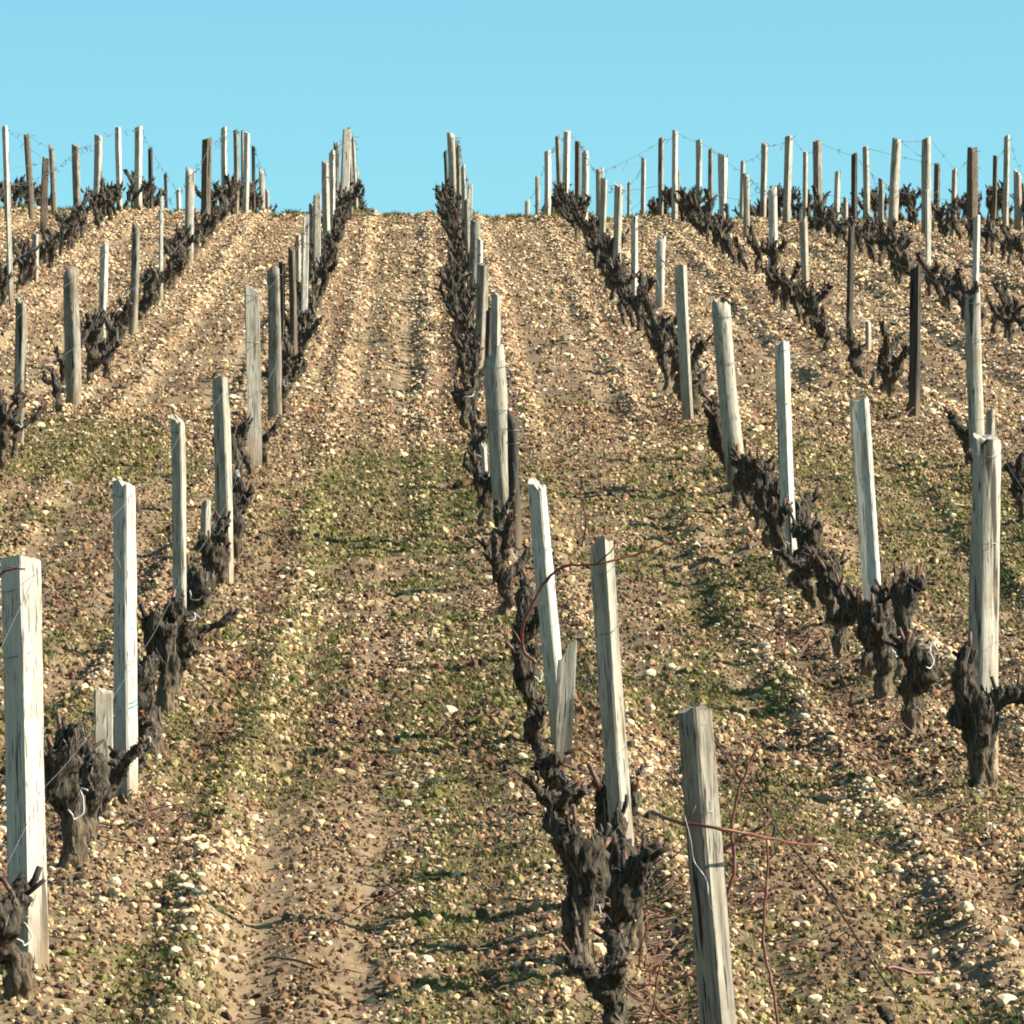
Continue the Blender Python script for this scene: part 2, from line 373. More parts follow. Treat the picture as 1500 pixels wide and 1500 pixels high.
def addst(n, y0, y1, med, sig, cap):
    x, y = scatter(n, y0, y1); keep = rs.rand(n) < density(x, y); x, y = x[keep], y[keep]
    sx.append(x); sy.append(y); sr.append(np.minimum(med * np.exp(rs.normal(0, sig, len(x))), cap))
addst(90000, 12, 32, 0.0058, 0.52, 0.024)
addst(30000, 12, 44, 0.0098, 0.48, 0.036)
addst(150000, 40, 96, 0.0135, 0.48, 0.045)
addst(60000, 60, 96, 0.0185, 0.35, 0.045)
# the ridge of larger stones beside the wheel rut in the left aisle
m_ = 70; yy = rs.uniform(14.5, 19.5, m_); sx.append(-0.62 + 0.02 * (yy - 15) * -1 + rs.normal(0, 0.10, m_)); sy.append(yy); sr.append(rs.uniform(0.010, 0.023, m_))
sx = np.concatenate(sx); sy = np.concatenate(sy); sr = np.concatenate(sr)
vis = np.where((np.abs(sx / sy - 0.015) < 0.083) & (sy > 14.9), sr / sy, 0)
order = np.argsort(-vis); top = order[:300]; rest = order[300:]
I1 = ico(1); I2 = ico(2)
for nm, lo_, hi_, base, jit in (('gravel', 0, 36, I1, 0.16), ('far_gravel', 36, 200, OCT, 0.2)):
    k = rest[(sy[rest] >= lo_) & (sy[rest] < hi_)]
    V, Fc = stone_mesh_arrays(sx[k], sy[k], sr[k], base, jit)
    parts.append((V, Fc, np.repeat(stone_tones(len(k), sy[k]), len(base[0]), 0)))
V = np.concatenate([p[0] for p in parts]); Fc = np.concatenate([parts[0][1], parts[1][1] + len(parts[0][0])]); T = np.concatenate([p[2] for p in parts])
link('gravel', mesh_np('gravel', V, Fc, M['stone'], False, T), GR, kind='stuff')
def crumbs(parts_):
    X = np.concatenate([p[0] for p in parts_]); Y = np.concatenate([p[1] for p in parts_]); Rr = np.concatenate([p[2] for p in parts_])
    kp = rs.rand(len(X)) > 0.55 * np.clip(bands(X, Y)[1], 0, 1); X, Y, Rr = X[kp], Y[kp], Rr[kp]; n = len(X)
    me = bpy.data.meshes.new('soil_crumbs'); me.vertices.add(n)
    P = np.stack([X, Y, ground(X, Y) + Rr * 0.25], 1).astype(np.float32); me.vertices.foreach_set('co', P.ravel())
    a = me.attributes.new('rot', 'FLOAT_VECTOR', 'POINT'); a.data.foreach_set('vector', rs.uniform(0, 6.28, (n, 3)).astype(np.float32).ravel())
    sc = Rr[:, None] * np.stack([rs.uniform(0.9, 1.7, n), rs.uniform(0.7, 1.2, n), rs.uniform(0.6, 1.1, n)], 1)
    a = me.attributes.new('scl', 'FLOAT_VECTOR', 'POINT'); a.data.foreach_set('vector', sc.astype(np.float32).ravel())
    pal = np.array([[0.13, 0.073, 0.042], [0.23, 0.14, 0.080], [0.05, 0.033, 0.024], [0.34, 0.22, 0.125], [0.50, 0.35, 0.20], [0.17, 0.078, 0.048]])
    c = pal[rs.choice(6, n, p=[.24, .26, .14, .18, .10, .08])]
    s1, t1, d1 = bands(X, Y); u = rs.rand(n)
    d1 = np.maximum(d1, 0.75 * np.exp(-((X + 0.22) / 0.14) ** 2) * (1 - sstep(27, 34, Y))); dk = u < 0.8 * d1; c[dk] = np.array([[0.14, 0.070, 0.040], [0.22, 0.115, 0.066], [0.055, 0.033, 0.023]])[rs.choice(3, dk.sum())]
    tk = (u > 1 - 0.8 * t1) & ~dk; c[tk] = np.array([[0.22, 0.14, 0.085], [0.16, 0.095, 0.058]])[rs.choice(2, tk.sum())]
    g = grassmask(X, Y) * (1 - 0.6 * d1) * (1 - 0.7 * t1); gr = rs.rand(n) < g * 0.62
    c[gr] = np.array([[0.075, 0.078, 0.018], [0.145, 0.125, 0.040], [0.23, 0.18, 0.075]])[rs.choice(3, gr.sum())]
    c = np.concatenate([c * rs.uniform(0.75, 1.2, (n, 1)) * np.where(Y > 44, 1.16, 0.88)[:, None] * (1 + 0.25 * vnoise(X * 1.7, Y * 0.7, 71) + 0.2 * vnoise(X * 6, Y * 2.2, 72))[:, None] * np.array([0.98, 1.0, 0.90]), np.ones((n, 1))], 1)
    a = me.attributes.new('tone', 'FLOAT_COLOR', 'POINT'); a.data.foreach_set('color', c.astype(np.float32).ravel())
    m, nn, b = mat('crumb', 0.9); at = nn.nodes.new('ShaderNodeAttribute'); at.attribute_type = 'INSTANCER'; at.attribute_name = 'tone'; nn.links.new(at.outputs['Color'], b.inputs['Base Color'])
    o = link('soil_crumbs', me, GR, kind='stuff')
    t = bpy.data.node_groups.new('crumbs', 'GeometryNodeTree')
    t.interface.new_socket('Geometry', in_out='INPUT', socket_type='NodeSocketGeometry'); t.interface.new_socket('Geometry', in_out='OUTPUT', socket_type='NodeSocketGeometry')
    gi = t.nodes.new('NodeGroupInput'); go = t.nodes.new('NodeGroupOutput'); L = t.links.new
    ic = t.nodes.new('GeometryNodeMeshIcoSphere'); ic.inputs['Radius'].default_value = 1; ic.inputs['Subdivisions'].default_value = 1
    sp = t.nodes.new('GeometryNodeSetPosition'); nz = t.nodes.new('ShaderNodeTexNoise'); nz.inputs['Scale'].default_value = 1.7
    vm = t.nodes.new('ShaderNodeVectorMath'); vm.operation = 'MULTIPLY_ADD'; L(nz.outputs['Color'], vm.inputs[0]); vm.inputs[1].default_value = (1.3, 1.3, 1.3); vm.inputs[2].default_value = (-.65, -.65, -.65)
    L(ic.outputs['Mesh'], sp.inputs['Geometry']); L(vm.outputs[0], sp.inputs['Offset'])
    sm = t.nodes.new('GeometryNodeSetMaterial'); sm.inputs['Material'].default_value = m; L(sp.outputs[0], sm.inputs['Geometry'])
    ip = t.nodes.new('GeometryNodeInstanceOnPoints'); L(gi.outputs[0], ip.inputs['Points']); L(sm.outputs[0], ip.inputs['Instance'])
    for nm, sock in (('rot', 'Rotation'), ('scl', 'Scale')):
        na = t.nodes.new('GeometryNodeInputNamedAttribute'); na.data_type = 'FLOAT_VECTOR'; na.inputs['Name'].default_value = nm
        L(na.outputs['Attribute'], ip.inputs[sock])
    L(ip.outputs[0], go.inputs[0]); md = o.modifiers.new('crumbs', 'NODES'); md.node_group = t
def cr(n, y0, y1, med, sig):
    x, y = scatter(n, y0, y1, -0.094, 0.122); return x, y, np.minimum(med * np.exp(rs.normal(0, sig, n)), 0.022)
crumbs([cr(60000, 12, 24, 0.0055, 0.4), cr(90000, 22, 46, 0.008, 0.4), cr(60000, 45, 90, 0.012, 0.35)])
svar = []
for i in range(24):
    V0, F0 = I2; n3 = vnoise3(V0 + i * 3.1, 1.3, 60 + i)
    P = V0 * (1 + 0.22 * n3 + 0.08 * vnoise3(V0 + i, 3.5, 90))[:, None] * np.array([rs.uniform(1, 1.4), rs.uniform(0.8, 1.1), rs.uniform(0.55, 0.85)])
    P = np.where(np.abs(P) > 0.9, np.sign(P) * (0.9 + 0.2 * (np.abs(P) - 0.9)), P)
    svar.append(mesh_np('stone', P, F0, M['stone'], False, np.repeat(stone_tones(1, 0), len(P), 0)))
for j in top:
    o = link('stone', svar[rs.randint(24)], GR, (sx[j], sy[j], float(ground(sx[j], sy[j])) + sr[j] * 0.2))
    o.scale = (sr[j] * 0.8,) * 3; o.rotation_euler = (rs.normal(0, .3), rs.normal(0, .3), rs.uniform(0, 6.28))

# ------------------------------------------------------------------ grass, litter, twigs (nobody could count them)
def blades(n, y0, y1, h, wd):
    x, y = scatter(n, y0, y1); keep = rs.rand(n) < grassmask(x, y) ** 1.2; x, y = x[keep], y[keep]
    x = np.repeat(x, 5) + rs.normal(0, 0.012, 5 * len(x)); y = np.repeat(y, 5) + rs.normal(0, 0.02, 5 * len(y)); n = len(x)
    z = ground(x, y) - 0.003; a = rs.uniform(0, np.pi, n); hh = h * rs.uniform(0.4, 1.3, n); ww = wd * rs.uniform(0.6, 1.4, n)
    lx = rs.normal(0, 0.75, n) * hh; ly = rs.normal(0, 0.75, n) * hh
    A = np.stack([x - ww * np.cos(a), y - ww * np.sin(a), z], 1); B = np.stack([x + ww * np.cos(a), y + ww * np.sin(a), z], 1)
    Cc = np.stack([x + lx, y + ly, z + hh], 1)
    V = np.stack([A, B, Cc], 1).reshape(-1, 3); c = np.array([[0.095, 0.11, 0.024], [0.16, 0.15, 0.042], [0.28, 0.22, 0.10], [0.055, 0.07, 0.018]])[rs.choice(4, n, p=[.36, .32, .2, .12])]
    return V, np.arange(3 * n).reshape(-1, 3), np.repeat(c * rs.uniform(0.8, 1.2, (n, 1)), 3, 0)
def joinp(L):
    off = 0; Vs, Fs, Ts = [], [], []
    for V, Fc, T in L: Vs.append(V); Fs.append(Fc + off); Ts.append(T); off += len(V)
    return np.concatenate(Vs), np.concatenate(Fs), np.concatenate(Ts)
V, Fc, T = joinp([blades(60000, 12, 26, 0.020, 0.0020), blades(70000, 24, 46, 0.025, 0.0034), blades(16000, 44, 97, 0.022, 0.007)])
link('grass', mesh_np('grass', V, Fc, M['blade'], False, T), kind='stuff', label='short thin green grass and moss growing between the stones', category='grass')
def leaves(n, y0, y1, s):
    x, y = scatter(n, y0, y1); qq = np.abs(rowdist(x, y))
    keep = rs.rand(n) < np.clip(0.12 + 0.9 * np.exp(-((qq - 0.18) / 0.14) ** 2) * sstep(-0.3, 0.5, vnoise(x * 2.2, y * 0.8, 31)), 0, 1); x, y = x[keep], y[keep]; n = len(x)
    z = ground(x, y) + 0.006; Q = np.array([[-1, -.6, 0], [0.1, -1, .35], [1, .2, -.1], [0, .9, .4]])
    P = np.einsum('nij,nkj->nki', rotm(n, 0.5), Q[None] * (s * rs.uniform(0.5, 1.4, n))[:, None, None])
    P += np.stack([x, y, z], 1)[:, None]
    c = np.array([[0.19, 0.08, 0.05], [0.10, 0.055, 0.036], [0.26, 0.15, 0.085], [0.05, 0.03, 0.025]])[rs.choice(4, n)]
    return P.reshape(-1, 3), np.arange(4 * n).reshape(-1, 4), np.repeat(c, 4, 0)
V, Fc, T = joinp([leaves(26000, 12, 45, 0.011), leaves(16000, 42, 95, 0.018)])
link('leaf_litter', mesh_np('leaf_litter', V, Fc, M['litter'], False, T), kind='stuff', label='reddish brown dead leaves and bark crumbs strewn under the vine rows', category='leaf litter')
def twigs(n, y0, y1, L, r):
    x, y = scatter(n, y0, y1); a = rs.uniform(0, np.pi, n); L = L * rs.uniform(0.4, 1.5, n); Vs = []; k = 4
    off = np.array([[0, 0, 1], [.87, 0, -.5], [-.87, 0, -.5]])
    for t in (-0.5, -0.15, 0.2, 0.5):
        bx = x + np.cos(a) * L * t + rs.normal(0, 0.006, n); by = y + np.sin(a) * L * t
        c = np.stack([bx, by, ground(bx, by) + 0.008 + rs.uniform(0, 0.012, n)], 1)
        # ring across the twig
        dx = np.stack([-np.sin(a), np.cos(a), np.zeros(n)], 1)
        Vs.append(np.stack([c + r * (o[0] * dx + o[2] * np.array([0, 0, 1.])) for o in off], 1))
    P = np.stack(Vs, 1)     # n,4,3,3
    f = np.array([[i * 3 + j, i * 3 + (j + 1) % 3, (i + 1) * 3 + (j + 1) % 3, (i + 1) * 3 + j] for i in range(3) for j in range(3)])
    Fc = (f[None] + (np.arange(n) * 12)[:, None, None]).reshape(-1, 4)
    c = np.array([[0.11, 0.065, 0.045], [0.05, 0.035, 0.03], [0.25, 0.18, 0.12], [0.15, 0.06, 0.04]])[rs.choice(4, n)]
    return P.reshape(-1, 3), Fc, np.repeat(c, 12, 0)
V, Fc, T = joinp([twigs(1500, 12, 40, 0.10, 0.0022), twigs(1400, 38, 94, 0.16, 0.004)])
link('small_twigs', mesh_np('small_twigs', V, Fc, M['litter'], True, T), kind='stuff', label='scattered vine prunings and thin dry twigs lying over the stony soil', category='twigs')

# ------------------------------------------------------------------ posts
def post_mesh(w_, t_, h, kind, mt, seed, tw=0.0, split=0.0):
    """w_ width across the view, t_ depth, h height; kind s(quare) r(ound) f(lat) ; origin at the ground"""
    r = random.Random(seed); nz = 14; V = []; Fc = []
    if kind in 'sf':
        bvl = 0.10 if kind == 's' else 0.06
        prof = []
        for sx_, sy_ in ((1, 1), (-1, 1), (-1, -1), (1, -1)):
            a, b = (1, 1 - 2 * bvl), (1 - 2 * bvl, 1)
            pts = [(sx_ * a[0], sy_ * a[1]), (sx_ * b[0], sy_ * b[1])]
            if sx_ * sy_ < 0: pts.reverse()
            prof += pts
        # split faces so that they can warp
        full = []
        for i in range(8):
            p, q_ = prof[i], prof[(i + 1) % 8]; full.append(p)
            if i % 2 == 1: full.append(((p[0] + q_[0]) / 2, (p[1] + q_[1]) / 2))
        prof = full
        amp = 0.05
    else:
        k = 14; prof = []
        ph = [r.uniform(0, 6.28) for _ in range(4)]
        for j in range(k):
            a = 2 * math.pi * j / k
            rr = 1 + 0.08 * math.sin(2 * a + ph[0]) + 0.07 * math.sin(3 * a + ph[1]) + (0.06 * math.sin(5 * a + ph[2]))
            if split and abs(((a - ph[3] + math.pi) % (2 * math.pi)) - math.pi) < 0.25: rr *= (1 - split)
            prof.append((rr * math.cos(a), rr * math.sin(a)))
        amp = 0.06
    k = len(prof); ox = [r.uniform(-1, 1) for _ in range(4)]; gro = [r.gauss(0, amp) for _ in range(k)]; drift = [r.gauss(0, amp * 1.2) for _ in range(k)]
    for i in range(nz + 1):
        s = i / nz; z = -0.08 + (h + 0.08) * s
        sc = 1.04 - 0.10 * s if kind == 'r' else 1.0
        bx = 0.005 * h * math.sin(3.0 * s + ox[0] * 3); by = 0.006 * h * math.sin(2.5 * s + ox[1] * 3); ct, stt = math.cos(tw * s), math.sin(tw * s)
        for j, (a, b) in enumerate(prof):
            e = 1 + gro[j] + drift[j] * math.sin(2 * math.pi * s * 0.7 + ox[2] * 3) + r.gauss(0, amp * 0.22)
            x, y = a * e * sc * w_ / 2, b * e * sc * t_ / 2; x, y = x * ct - y * stt, x * stt + y * ct
            zt = z
            if i == nz: zt += (r.uniform(-0.016, 0.008) + 0.022 * ox[3] * a + 0.01 * ox[2] * b) * (1.0 if kind == 's' else 1.7); x *= 0.97; y *= 0.97
            V.append((x + bx, y + by, zt))
    for i in range(nz):
        for j in range(k): Fc.append((i * k + j, i * k + (j + 1) % k, (i + 1) * k + (j + 1) % k, (i + 1) * k + j))
    c = len(V); V.append((sum(v[0] for v in V[-k:]) / k, sum(v[1] for v in V[-k:]) / k, h - 0.006))
    for j in range(k): Fc.append((nz * k + j, nz * k + (j + 1) % k, c))
    me = bpy.data.meshes.new('wooden_post'); me.from_pydata(V, [], Fc); me.materials.append(M[mt])
    me.polygons.foreach_set('use_smooth', [kind == 'r' and len(f) == 4 for f in Fc]); me.update(); return me

RN = {'C': 'centre row', 'L1': 'first row left of centre', 'L2': 'second row left of centre', 'L3': 'third row left of centre', 'L4': 'leftmost row',
      'R1': 'first row right of centre', 'R2': 'second row right of centre', 'R3': 'third row right of centre', 'R4': 'fourth row right of centre', 'R5': 'rightmost row'}
# row, top x, top y, base x, base y (None: base hidden, distance given), distance, width px, shape, material, turn (deg), label
POSTS = [
 ('L1', 27, 817, 43, 1444, None, 60, 's', 'white', -52, 'big square bleached post at the left edge, nearest of its row, wire crossing it'),
 ('L1', 179, 707, 189, 1187, None, 33, 's', 'white', -36, 'square bleached post with green twine, second in the first row left of centre'),
 ('L1', 177, 977, 181, 1184, None, 14, 's', 'grey', 5, 'short grey stake pressed against the left side of the twine-tied post'),
 ('L1', 153, 1008, 152, 1195, None, 24, 'f', 'pale', 8, 'short flat pale slat standing just left of the twine-tied post'),
 ('L1', 258, 615, 268, 1006, None, 20, 's', 'pale', -28, 'slim post with dark upper left face and frayed pale foot, third from left edge'),
 ('L1', 302, 737, 301, 890, None, 13, 's', 'pale', -41, 'short pale stake half hidden between two taller posts on the left'),
 ('L1', 321, 557, 330, 868, None, 23, 's', 'pale', -22, 'straight post with dark brown front and thin bright right edge'),
 ('L1', 369, 421, 372, 688, None, 19, 'f', 'pale', 12, 'broad pale plank-like post with nail marks beside the grassy cross strip'),
 ('L1', 400, 393, 403, 620, None, 18, 'r', 'grey', 0, 'weathered grey-brown split post just uphill of the pale plank-like post'),
 ('L1', 427, 363, 429, 560, None, 11, 's', 'brown', -40, 'narrow brown post with thin light edge in the first row left of centre'),
 ('L1', 447, 315, 446, 500, None, 9, 's', 'white', 15, 'narrow white post left of centre with its foot showing below dark vines'),
 ('L1', 464, 284, 466, 440, None, 10, 's', 'pale', 10, 'pale post with dark vine clump at mid height, fourth below the skyline group'),
 ('L1', 477, 237, 481, 400, None, 11, 's', 'pale', -39, 'tall pale post leaning slightly right, just left of the skyline bunch left of centre'),
 ('L1', 508, 189, 503, 327, None, 12, 's', 'white', 8, 'wide whitish post leaning left in the skyline bunch left of centre'),
 ('L1', 512, 187, 513, None, 90, 6, 's', 'grey', -41, 'tallest thin grey post on the skyline bunch left of centre'),
 ('L1', 493, 209, 489, None, 86, 8, 'r', 'grey', 0, 'grey post at the left side of the skyline bunch left of centre'),
 ('L1', 518, 202, 521, None, 95, 5, 's', 'pale', -40, 'thin pale post at the right side of the skyline bunch left of centre'),
 ('L1', 523, 246, 525, None, 101, 5, 's', 'pale', -33, 'small white post end low at the right of the skyline bunch left of centre'),
 ('C', 1015, 1035, 1066, 1690, None, 50, 's', 'grey', -44, 'big grey split post leaning left at the bottom, nearest post of the centre row'),
 ('C', 882, 800, 924, 1352, None, 34, 's', 'pale', -40, 'cracked leaning grey post crossed by a long red cane'),
 ('C', 789, 708, 823, 1112, None, 27, 's', 'white', -34, 'leaning square post with dark left face and bright right face, behind the red cane'),
 ('C', 833, 952, 822, 1140, None, 22, 'f', 'pale', 6, 'short flat grey-white slat right of the bright-edged leaning post'),
 ('C', 724, 515, 742, 800, None, 28, 'r', 'pale', 0, 'thick smooth pale round post in the middle of the centre row'),
 ('C', 750, 607, 757, 812, None, 16, 'r', 'dark', 0, 'dark brown stake standing right of the thick pale round post'),
 ('C', 709, 650, 713, 775, None, 7, 's', 'white', -37, 'thin white stake peeking out left of the thick pale round post'),
 ('C', 726, 429, 728, 610, None, 13, 's', 'pale', -34, 'post with white right edge rising just above the thick pale round post'),
 ('C', 708, 387, 701, 545, None, 16, 's', 'grey', -34, 'blue-grey shaded post leaning right in the upper centre row'),
 ('C', 696, 323, 692, 440, None, 14, 'r', 'grey', 0, 'rough mottled grey post in the upper centre row'),
 ('C', 689, 269, 688, 365, None, 7, 's', 'white', 10, 'thin white post right of the centre row just under the skyline'),
 ('C', 671, 214, 675, 345, None, 7, 's', 'grey', -41, 'long thin grey post right of the tallest centre skyline post'),
 ('C', 661, 195, 664, None, 86, 11, 'r', 'pale', 0, 'round-topped pale post, tallest of the centre row on the skyline'),
 ('C', 652, 221, 654, None, 93, 5, 's', 'dark', -32, 'thin dark post left of the round-topped centre skyline post'),
 ('C', 659, 203, 658, None, 90, 5, 's', 'grey', -31, 'thin grey post half hidden behind the round-topped centre skyline post'),
 ('C', 678, 242, 682, 372, None, 7, 's', 'pale', -32, 'pale post second below the crest in the centre row cluster'),
 ('C', 684, 292, 686, 405, None, 8, 's', 'grey', -39, 'grey post half hidden in the upper centre row cluster'),
 ('C', 703, 350, 700, 480, None, 9, 's', 'white', -35, 'white-edged post between the mottled and the blue-grey posts, centre row'),
 ('C', 716, 455, 714, 570, None, 9, 's', 'dark', -38, 'narrow dark stake left of the white-edged upper centre post'),
 ('C', 667, 206, 668, None, 88, 6, 's', 'brown', -41, 'brownish post touching the right of the round-topped centre skyline post'),
 ('L1', 486, 222, 487, 352, None, 9, 's', 'white', -36, 'white post just below the skyline bunch left of centre'),
 ('L1', 457, 300, 456, 420, None, 8, 's', 'grey', -38, 'grey post between two narrow white ones left of centre'),
 ('L1', 437, 345, 437, 470, None, 8, 's', 'pale', -31, 'pale thin post right of the narrow brown one, left of centre'),
 ('L1', 412, 385, 413, 560, None, 9, 's', 'dark', -32, 'dark thin stake right of the weathered grey-brown split post'),
 ('R1', 884, 262, 882, 385, None, 9, 's', 'pale', -30, 'pale post right of the dark vine hump, first row right of centre'),
 ('R2', 1041, 218, 1041, None, 84, 7, 's', 'grey', -32, 'grey skyline post just left of the wide bright post'),
 ('R3', 1290, 262, 1291, 372, None, 8, 's', 'grey', -34, 'grey post among dark vines, third row right of centre'),
 ('R3', 1180, 222, 1180, None, 86, 7, 's', 'pale', -35, 'pale skyline post between the tallest third-row post and the dark-edged one'),
 ('R4', 1398, 248, 1398, None, 83, 8, 's', 'pale', -41, 'pale skyline post just left of the tall brown-grey one'),
 ('R5', 1458, 228, 1458, None, 91, 7, 's', 'brown', -35, 'brownish skyline post second from the right edge'),
 ('R1', 1442, 640, 1441, 1150, None, 34, 'r', 'pale', 0, 'thick smooth round pale post at the right edge behind a gnarled vine'),
 ('R1', 1453, 597, 1447, 1120, None, 12, 's', 'pale', -36, 'thin pale stake rising behind the top of the thick round right-edge post'),
 ('R1', 1260, 585, 1282, 990, None, 27, 's', 'white', -16, 'square post with blue-grey front and white right edge above a white tie'),
 ('R1', 1146, 501, 1160, 845, None, 20, 's', 'white', -34, 'square post, white right face, second in first row right of centre'),
 ('R1', 1057, 442, 1080, 728, None, 26, 'r', 'pale', 0, 'broad knotted pale post leaning left where the grassy cross strip meets the row'),
 ('R1', 997, 389, 1007, 621, None, 17, 's', 'pale', -14, 'pale post with blue-grey foot at the lower end of the upper vines'),
 ('R1', 969, 347, 967, 460, None, 12, 'r', 'white', 0, 'frayed white post standing right of the vines in the first row right of centre'),
 ('R1', 929, 318, 929, 452, None, 10, 's', 'white', -34, 'straight narrow white post left of the frayed white post'),
 ('R1', 906, 271, 904, 432, None, 12, 's', 'pale', -34, 'kinked post with dark left face in the first row right of centre'),
 ('R1', 857, 223, 856, 326, None, 11, 's', 'white', -38, 'bright post with dark left face at the crest, first row right of centre'),
 ('R1', 846, 207, 845, None, 84, 8, 's', 'brown', -33, 'brownish post between two brighter skyline posts right of centre'),
 ('R1', 831, 191, 830, None, 88, 10, 's', 'white', -34, 'tallest white post of the skyline group just right of centre'),
 ('R1', 816, 199, 820, None, 93, 7, 's', 'grey', -34, 'post with dark left edge, left neighbour of the tallest white skyline post'),
 ('R1', 802, 221, 801, None, 98, 9, 's', 'white', -34, 'bright skyline post at the left of the group just right of centre'),
 ('R1', 787, 257, 787, None, 103, 6, 'r', 'pale', 0, 'small pale post end low at the left of the skyline group right of centre'),
 ('R1', 772, 293, 771, None, 108, 6, 'r', 'pale', 0, 'lowest faint post top peeping over the crest right of centre'),
 ('R2', 1427, 430, 1433, 702, None, 20, 'r', 'pale', 0, 'cream cracked round post above the thick right-edge post'),
 ('R2', 1343, 390, 1338, 619, None, 16, 's', 'dark', -33, 'black burnt-looking post widening at its foot beside green grass'),
 ('R2', 1271, 472, 1272, 520, None, 9, 's', 'white', -40, 'short white stake end standing among dark vines on the right'),
 ('R2', 1247, 330, 1245, 505, None, 9, 'r', 'dark', 0, 'thin dark grey post in the second row right of centre'),
 ('R2', 1176, 323, 1180, 435, None, 11, 's', 'pale', -31, 'cream post with dark left edge in the second row right of centre'),
 ('R2', 1132, 275, 1132, 420, None, 13, 'r', 'white', 0, 'white rough post in front of the skyline vines, second row right of centre'),
 ('R2', 1093, 254, 1093, 348, None, 8, 'r', 'pale', 0, 'slim pale post just below the crest in second row right of centre'),
 ('R2', 1059, 226, 1059, 338, None, 14, 's', 'white', -39, 'wide bright post with dark left edge at the crest, right of centre'),
 ('R2', 1023, 205, 1024, None, 86, 9, 's', 'pale', -32, 'pale skyline post left of the wide bright post'),
 ('R2', 989, 191, 989, None, 89, 9, 's', 'white', -40, 'tallest skyline post of the second row right of centre'),
 ('R2', 993, 252, 993, None, 91, 7, 's', 'grey', -33, 'lower grey post touching the right side of the tallest second-row skyline post'),
 ('R2', 969, 201, 969, None, 94, 8, 's', 'grey', -34, 'grey skyline post left of the tallest second-row post'),
 ('R2', 942, 232, 943, None, 99, 7, 's', 'pale', -33, 'skyline post left of the vine hump, second row right of centre'),
 ('R2', 921, 267, 921, None, 104, 5, 's', 'pale', -35, 'faint small post top at left end of the second row on the skyline'),
 ('R2', 879, 247, 879, None, 98, 11, 'r', 'pale', 0, 'wide pale lone skyline post between the first and second rows right of centre'),
 ('R3', 1430, 318, 1428, 475, None, 10, 's', 'white', -34, 'white-edged post under the tall brown post near the right edge'),
 ('R3', 1359, 278, 1359, 440, None, 8, 's', 'white', 20, 'thin bright white post under a round-headed skyline post on the right'),
 ('R3', 1239, 289, 1239, 347, None, 7, 's', 'pale', -36, 'short pale post at the front of the skyline vines on the right'),
 ('R3', 1251, 226, 1252, None, 82, 9, 's', 'dark', -33, 'dark slate-coloured skyline post on the right'),
 ('R3', 1198, 206, 1200, None, 84, 14, 's', 'grey', -35, 'broad skyline post with very dark left edge on the right'),
 ('R3', 1227, 250, 1227, None, 92, 9, 's', 'white', -38, 'shorter white skyline post between two darker posts'),
 ('R3', 1155, 199, 1154, None, 88, 12, 's', 'pale', -40, 'tallest pale skyline post of the third row right of centre'),
 ('R3', 1120, 210, 1119, None, 93, 9, 's', 'pale', -37, 'pale skyline post left of the tallest third-row post'),
 ('R3', 1088, 235, 1088, None, 99, 7, 's', 'pale', -37, 'faint pale skyline post at the left end of the third row'),
 ('R4', 1425, 216, 1425, 352, None, 17, 'r', 'brown', 0, 'tall brown-grey skyline post near the right edge, widest there'),
 ('R4', 1358, 202, 1358, None, 84, 12, 'r', 'pale', 0, 'round-headed pale skyline post left of the tall brown-grey post'),
 ('R4', 1373, 239, 1373, None, 92, 9, 's', 'brown', -40, 'lower brownish skyline post right of the round-headed pale post'),
 ('R4', 1313, 203, 1309, None, 86, 13, 'r', 'pale', 0, 'pale skyline post widening towards its foot on the right'),
 ('R4', 1268, 214, 1271, None, 92, 9, 's', 'pale', -34, 'mottled pale skyline post beside the dark slate-coloured one'),
 ('R5', 1491, 251, 1492, 342, None, 10, 'r', 'pale', 0, 'shorter pale post at the right edge below the skyline'),
 ('R5', 1475, 200, 1475, None, 88, 9, 's', 'pale', -37, 'rightmost tall skyline post'),
 ('L2', 30, 440, 27, 655, None, 15, 'r', 'grey', 0, 'mossy dark post with white strip at its top near the left edge'),
 ('L2', 104, 395, 108, 602, None, 20, 'r', 'grey', 0, 'thick round grey post at the lower end of the upper vines on the left'),
 ('L2', 152, 358, 150, 520, None, 12, 's', 'white', -34, 'white-edged post uphill of the thick round grey left post'),
 ('L2', 199, 329, 194, 500, None, 11, 'r', 'grey', 0, 'faint knotted grey post blending with the stones on the left'),
 ('L2', 236, 289, 237, 451, None, 6, 's', 'white', 20, 'thin bright white stake in the second row left of centre'),
 ('L2', 278, 248, 277, 392, None, 12, 'r', 'pale', 0, 'rough pale post in front of dark vines below the left skyline'),
 ('L2', 270, 331, 272, 392, None, 6, 's', 'pale', -40, 'short pale stake touching the left side of a rough pale post'),
 ('L2', 303, 203, 301, 352, None, 14, 's', 'brown', -35, 'wide brown skyline post with dark left edge on the left'),
 ('L2', 329, 187, 328, 323, None, 9, 's', 'white', -31, 'tall white skyline post right of the wide brown one'),
 ('L2', 345, 190, 345, None, 88, 8, 's', 'grey', -39, 'grey skyline post between two white ones in second row left of centre'),
 ('L2', 355, 191, 355, None, 91, 4, 's', 'grey', -40, 'very thin skyline post in second row left of centre'),
 ('L2', 361, 194, 359, None, 90, 9, 's', 'white', -38, 'second white skyline post in second row left of centre'),
 ('L2', 371, 214, 371, None, 96, 5, 's', 'dark', -40, 'dark thin skyline post at the right of the second row left of centre'),
 ('L2', 383, 250, 383, None, 101, 8, 'r', 'pale', 0, 'pale half-height skyline post at the right end of the left group'),
 ('L2', 391, 278, 392, None, 106, 6, 'r', 'pale', 0, 'lowest faint post top at the right end of the left skyline group'),
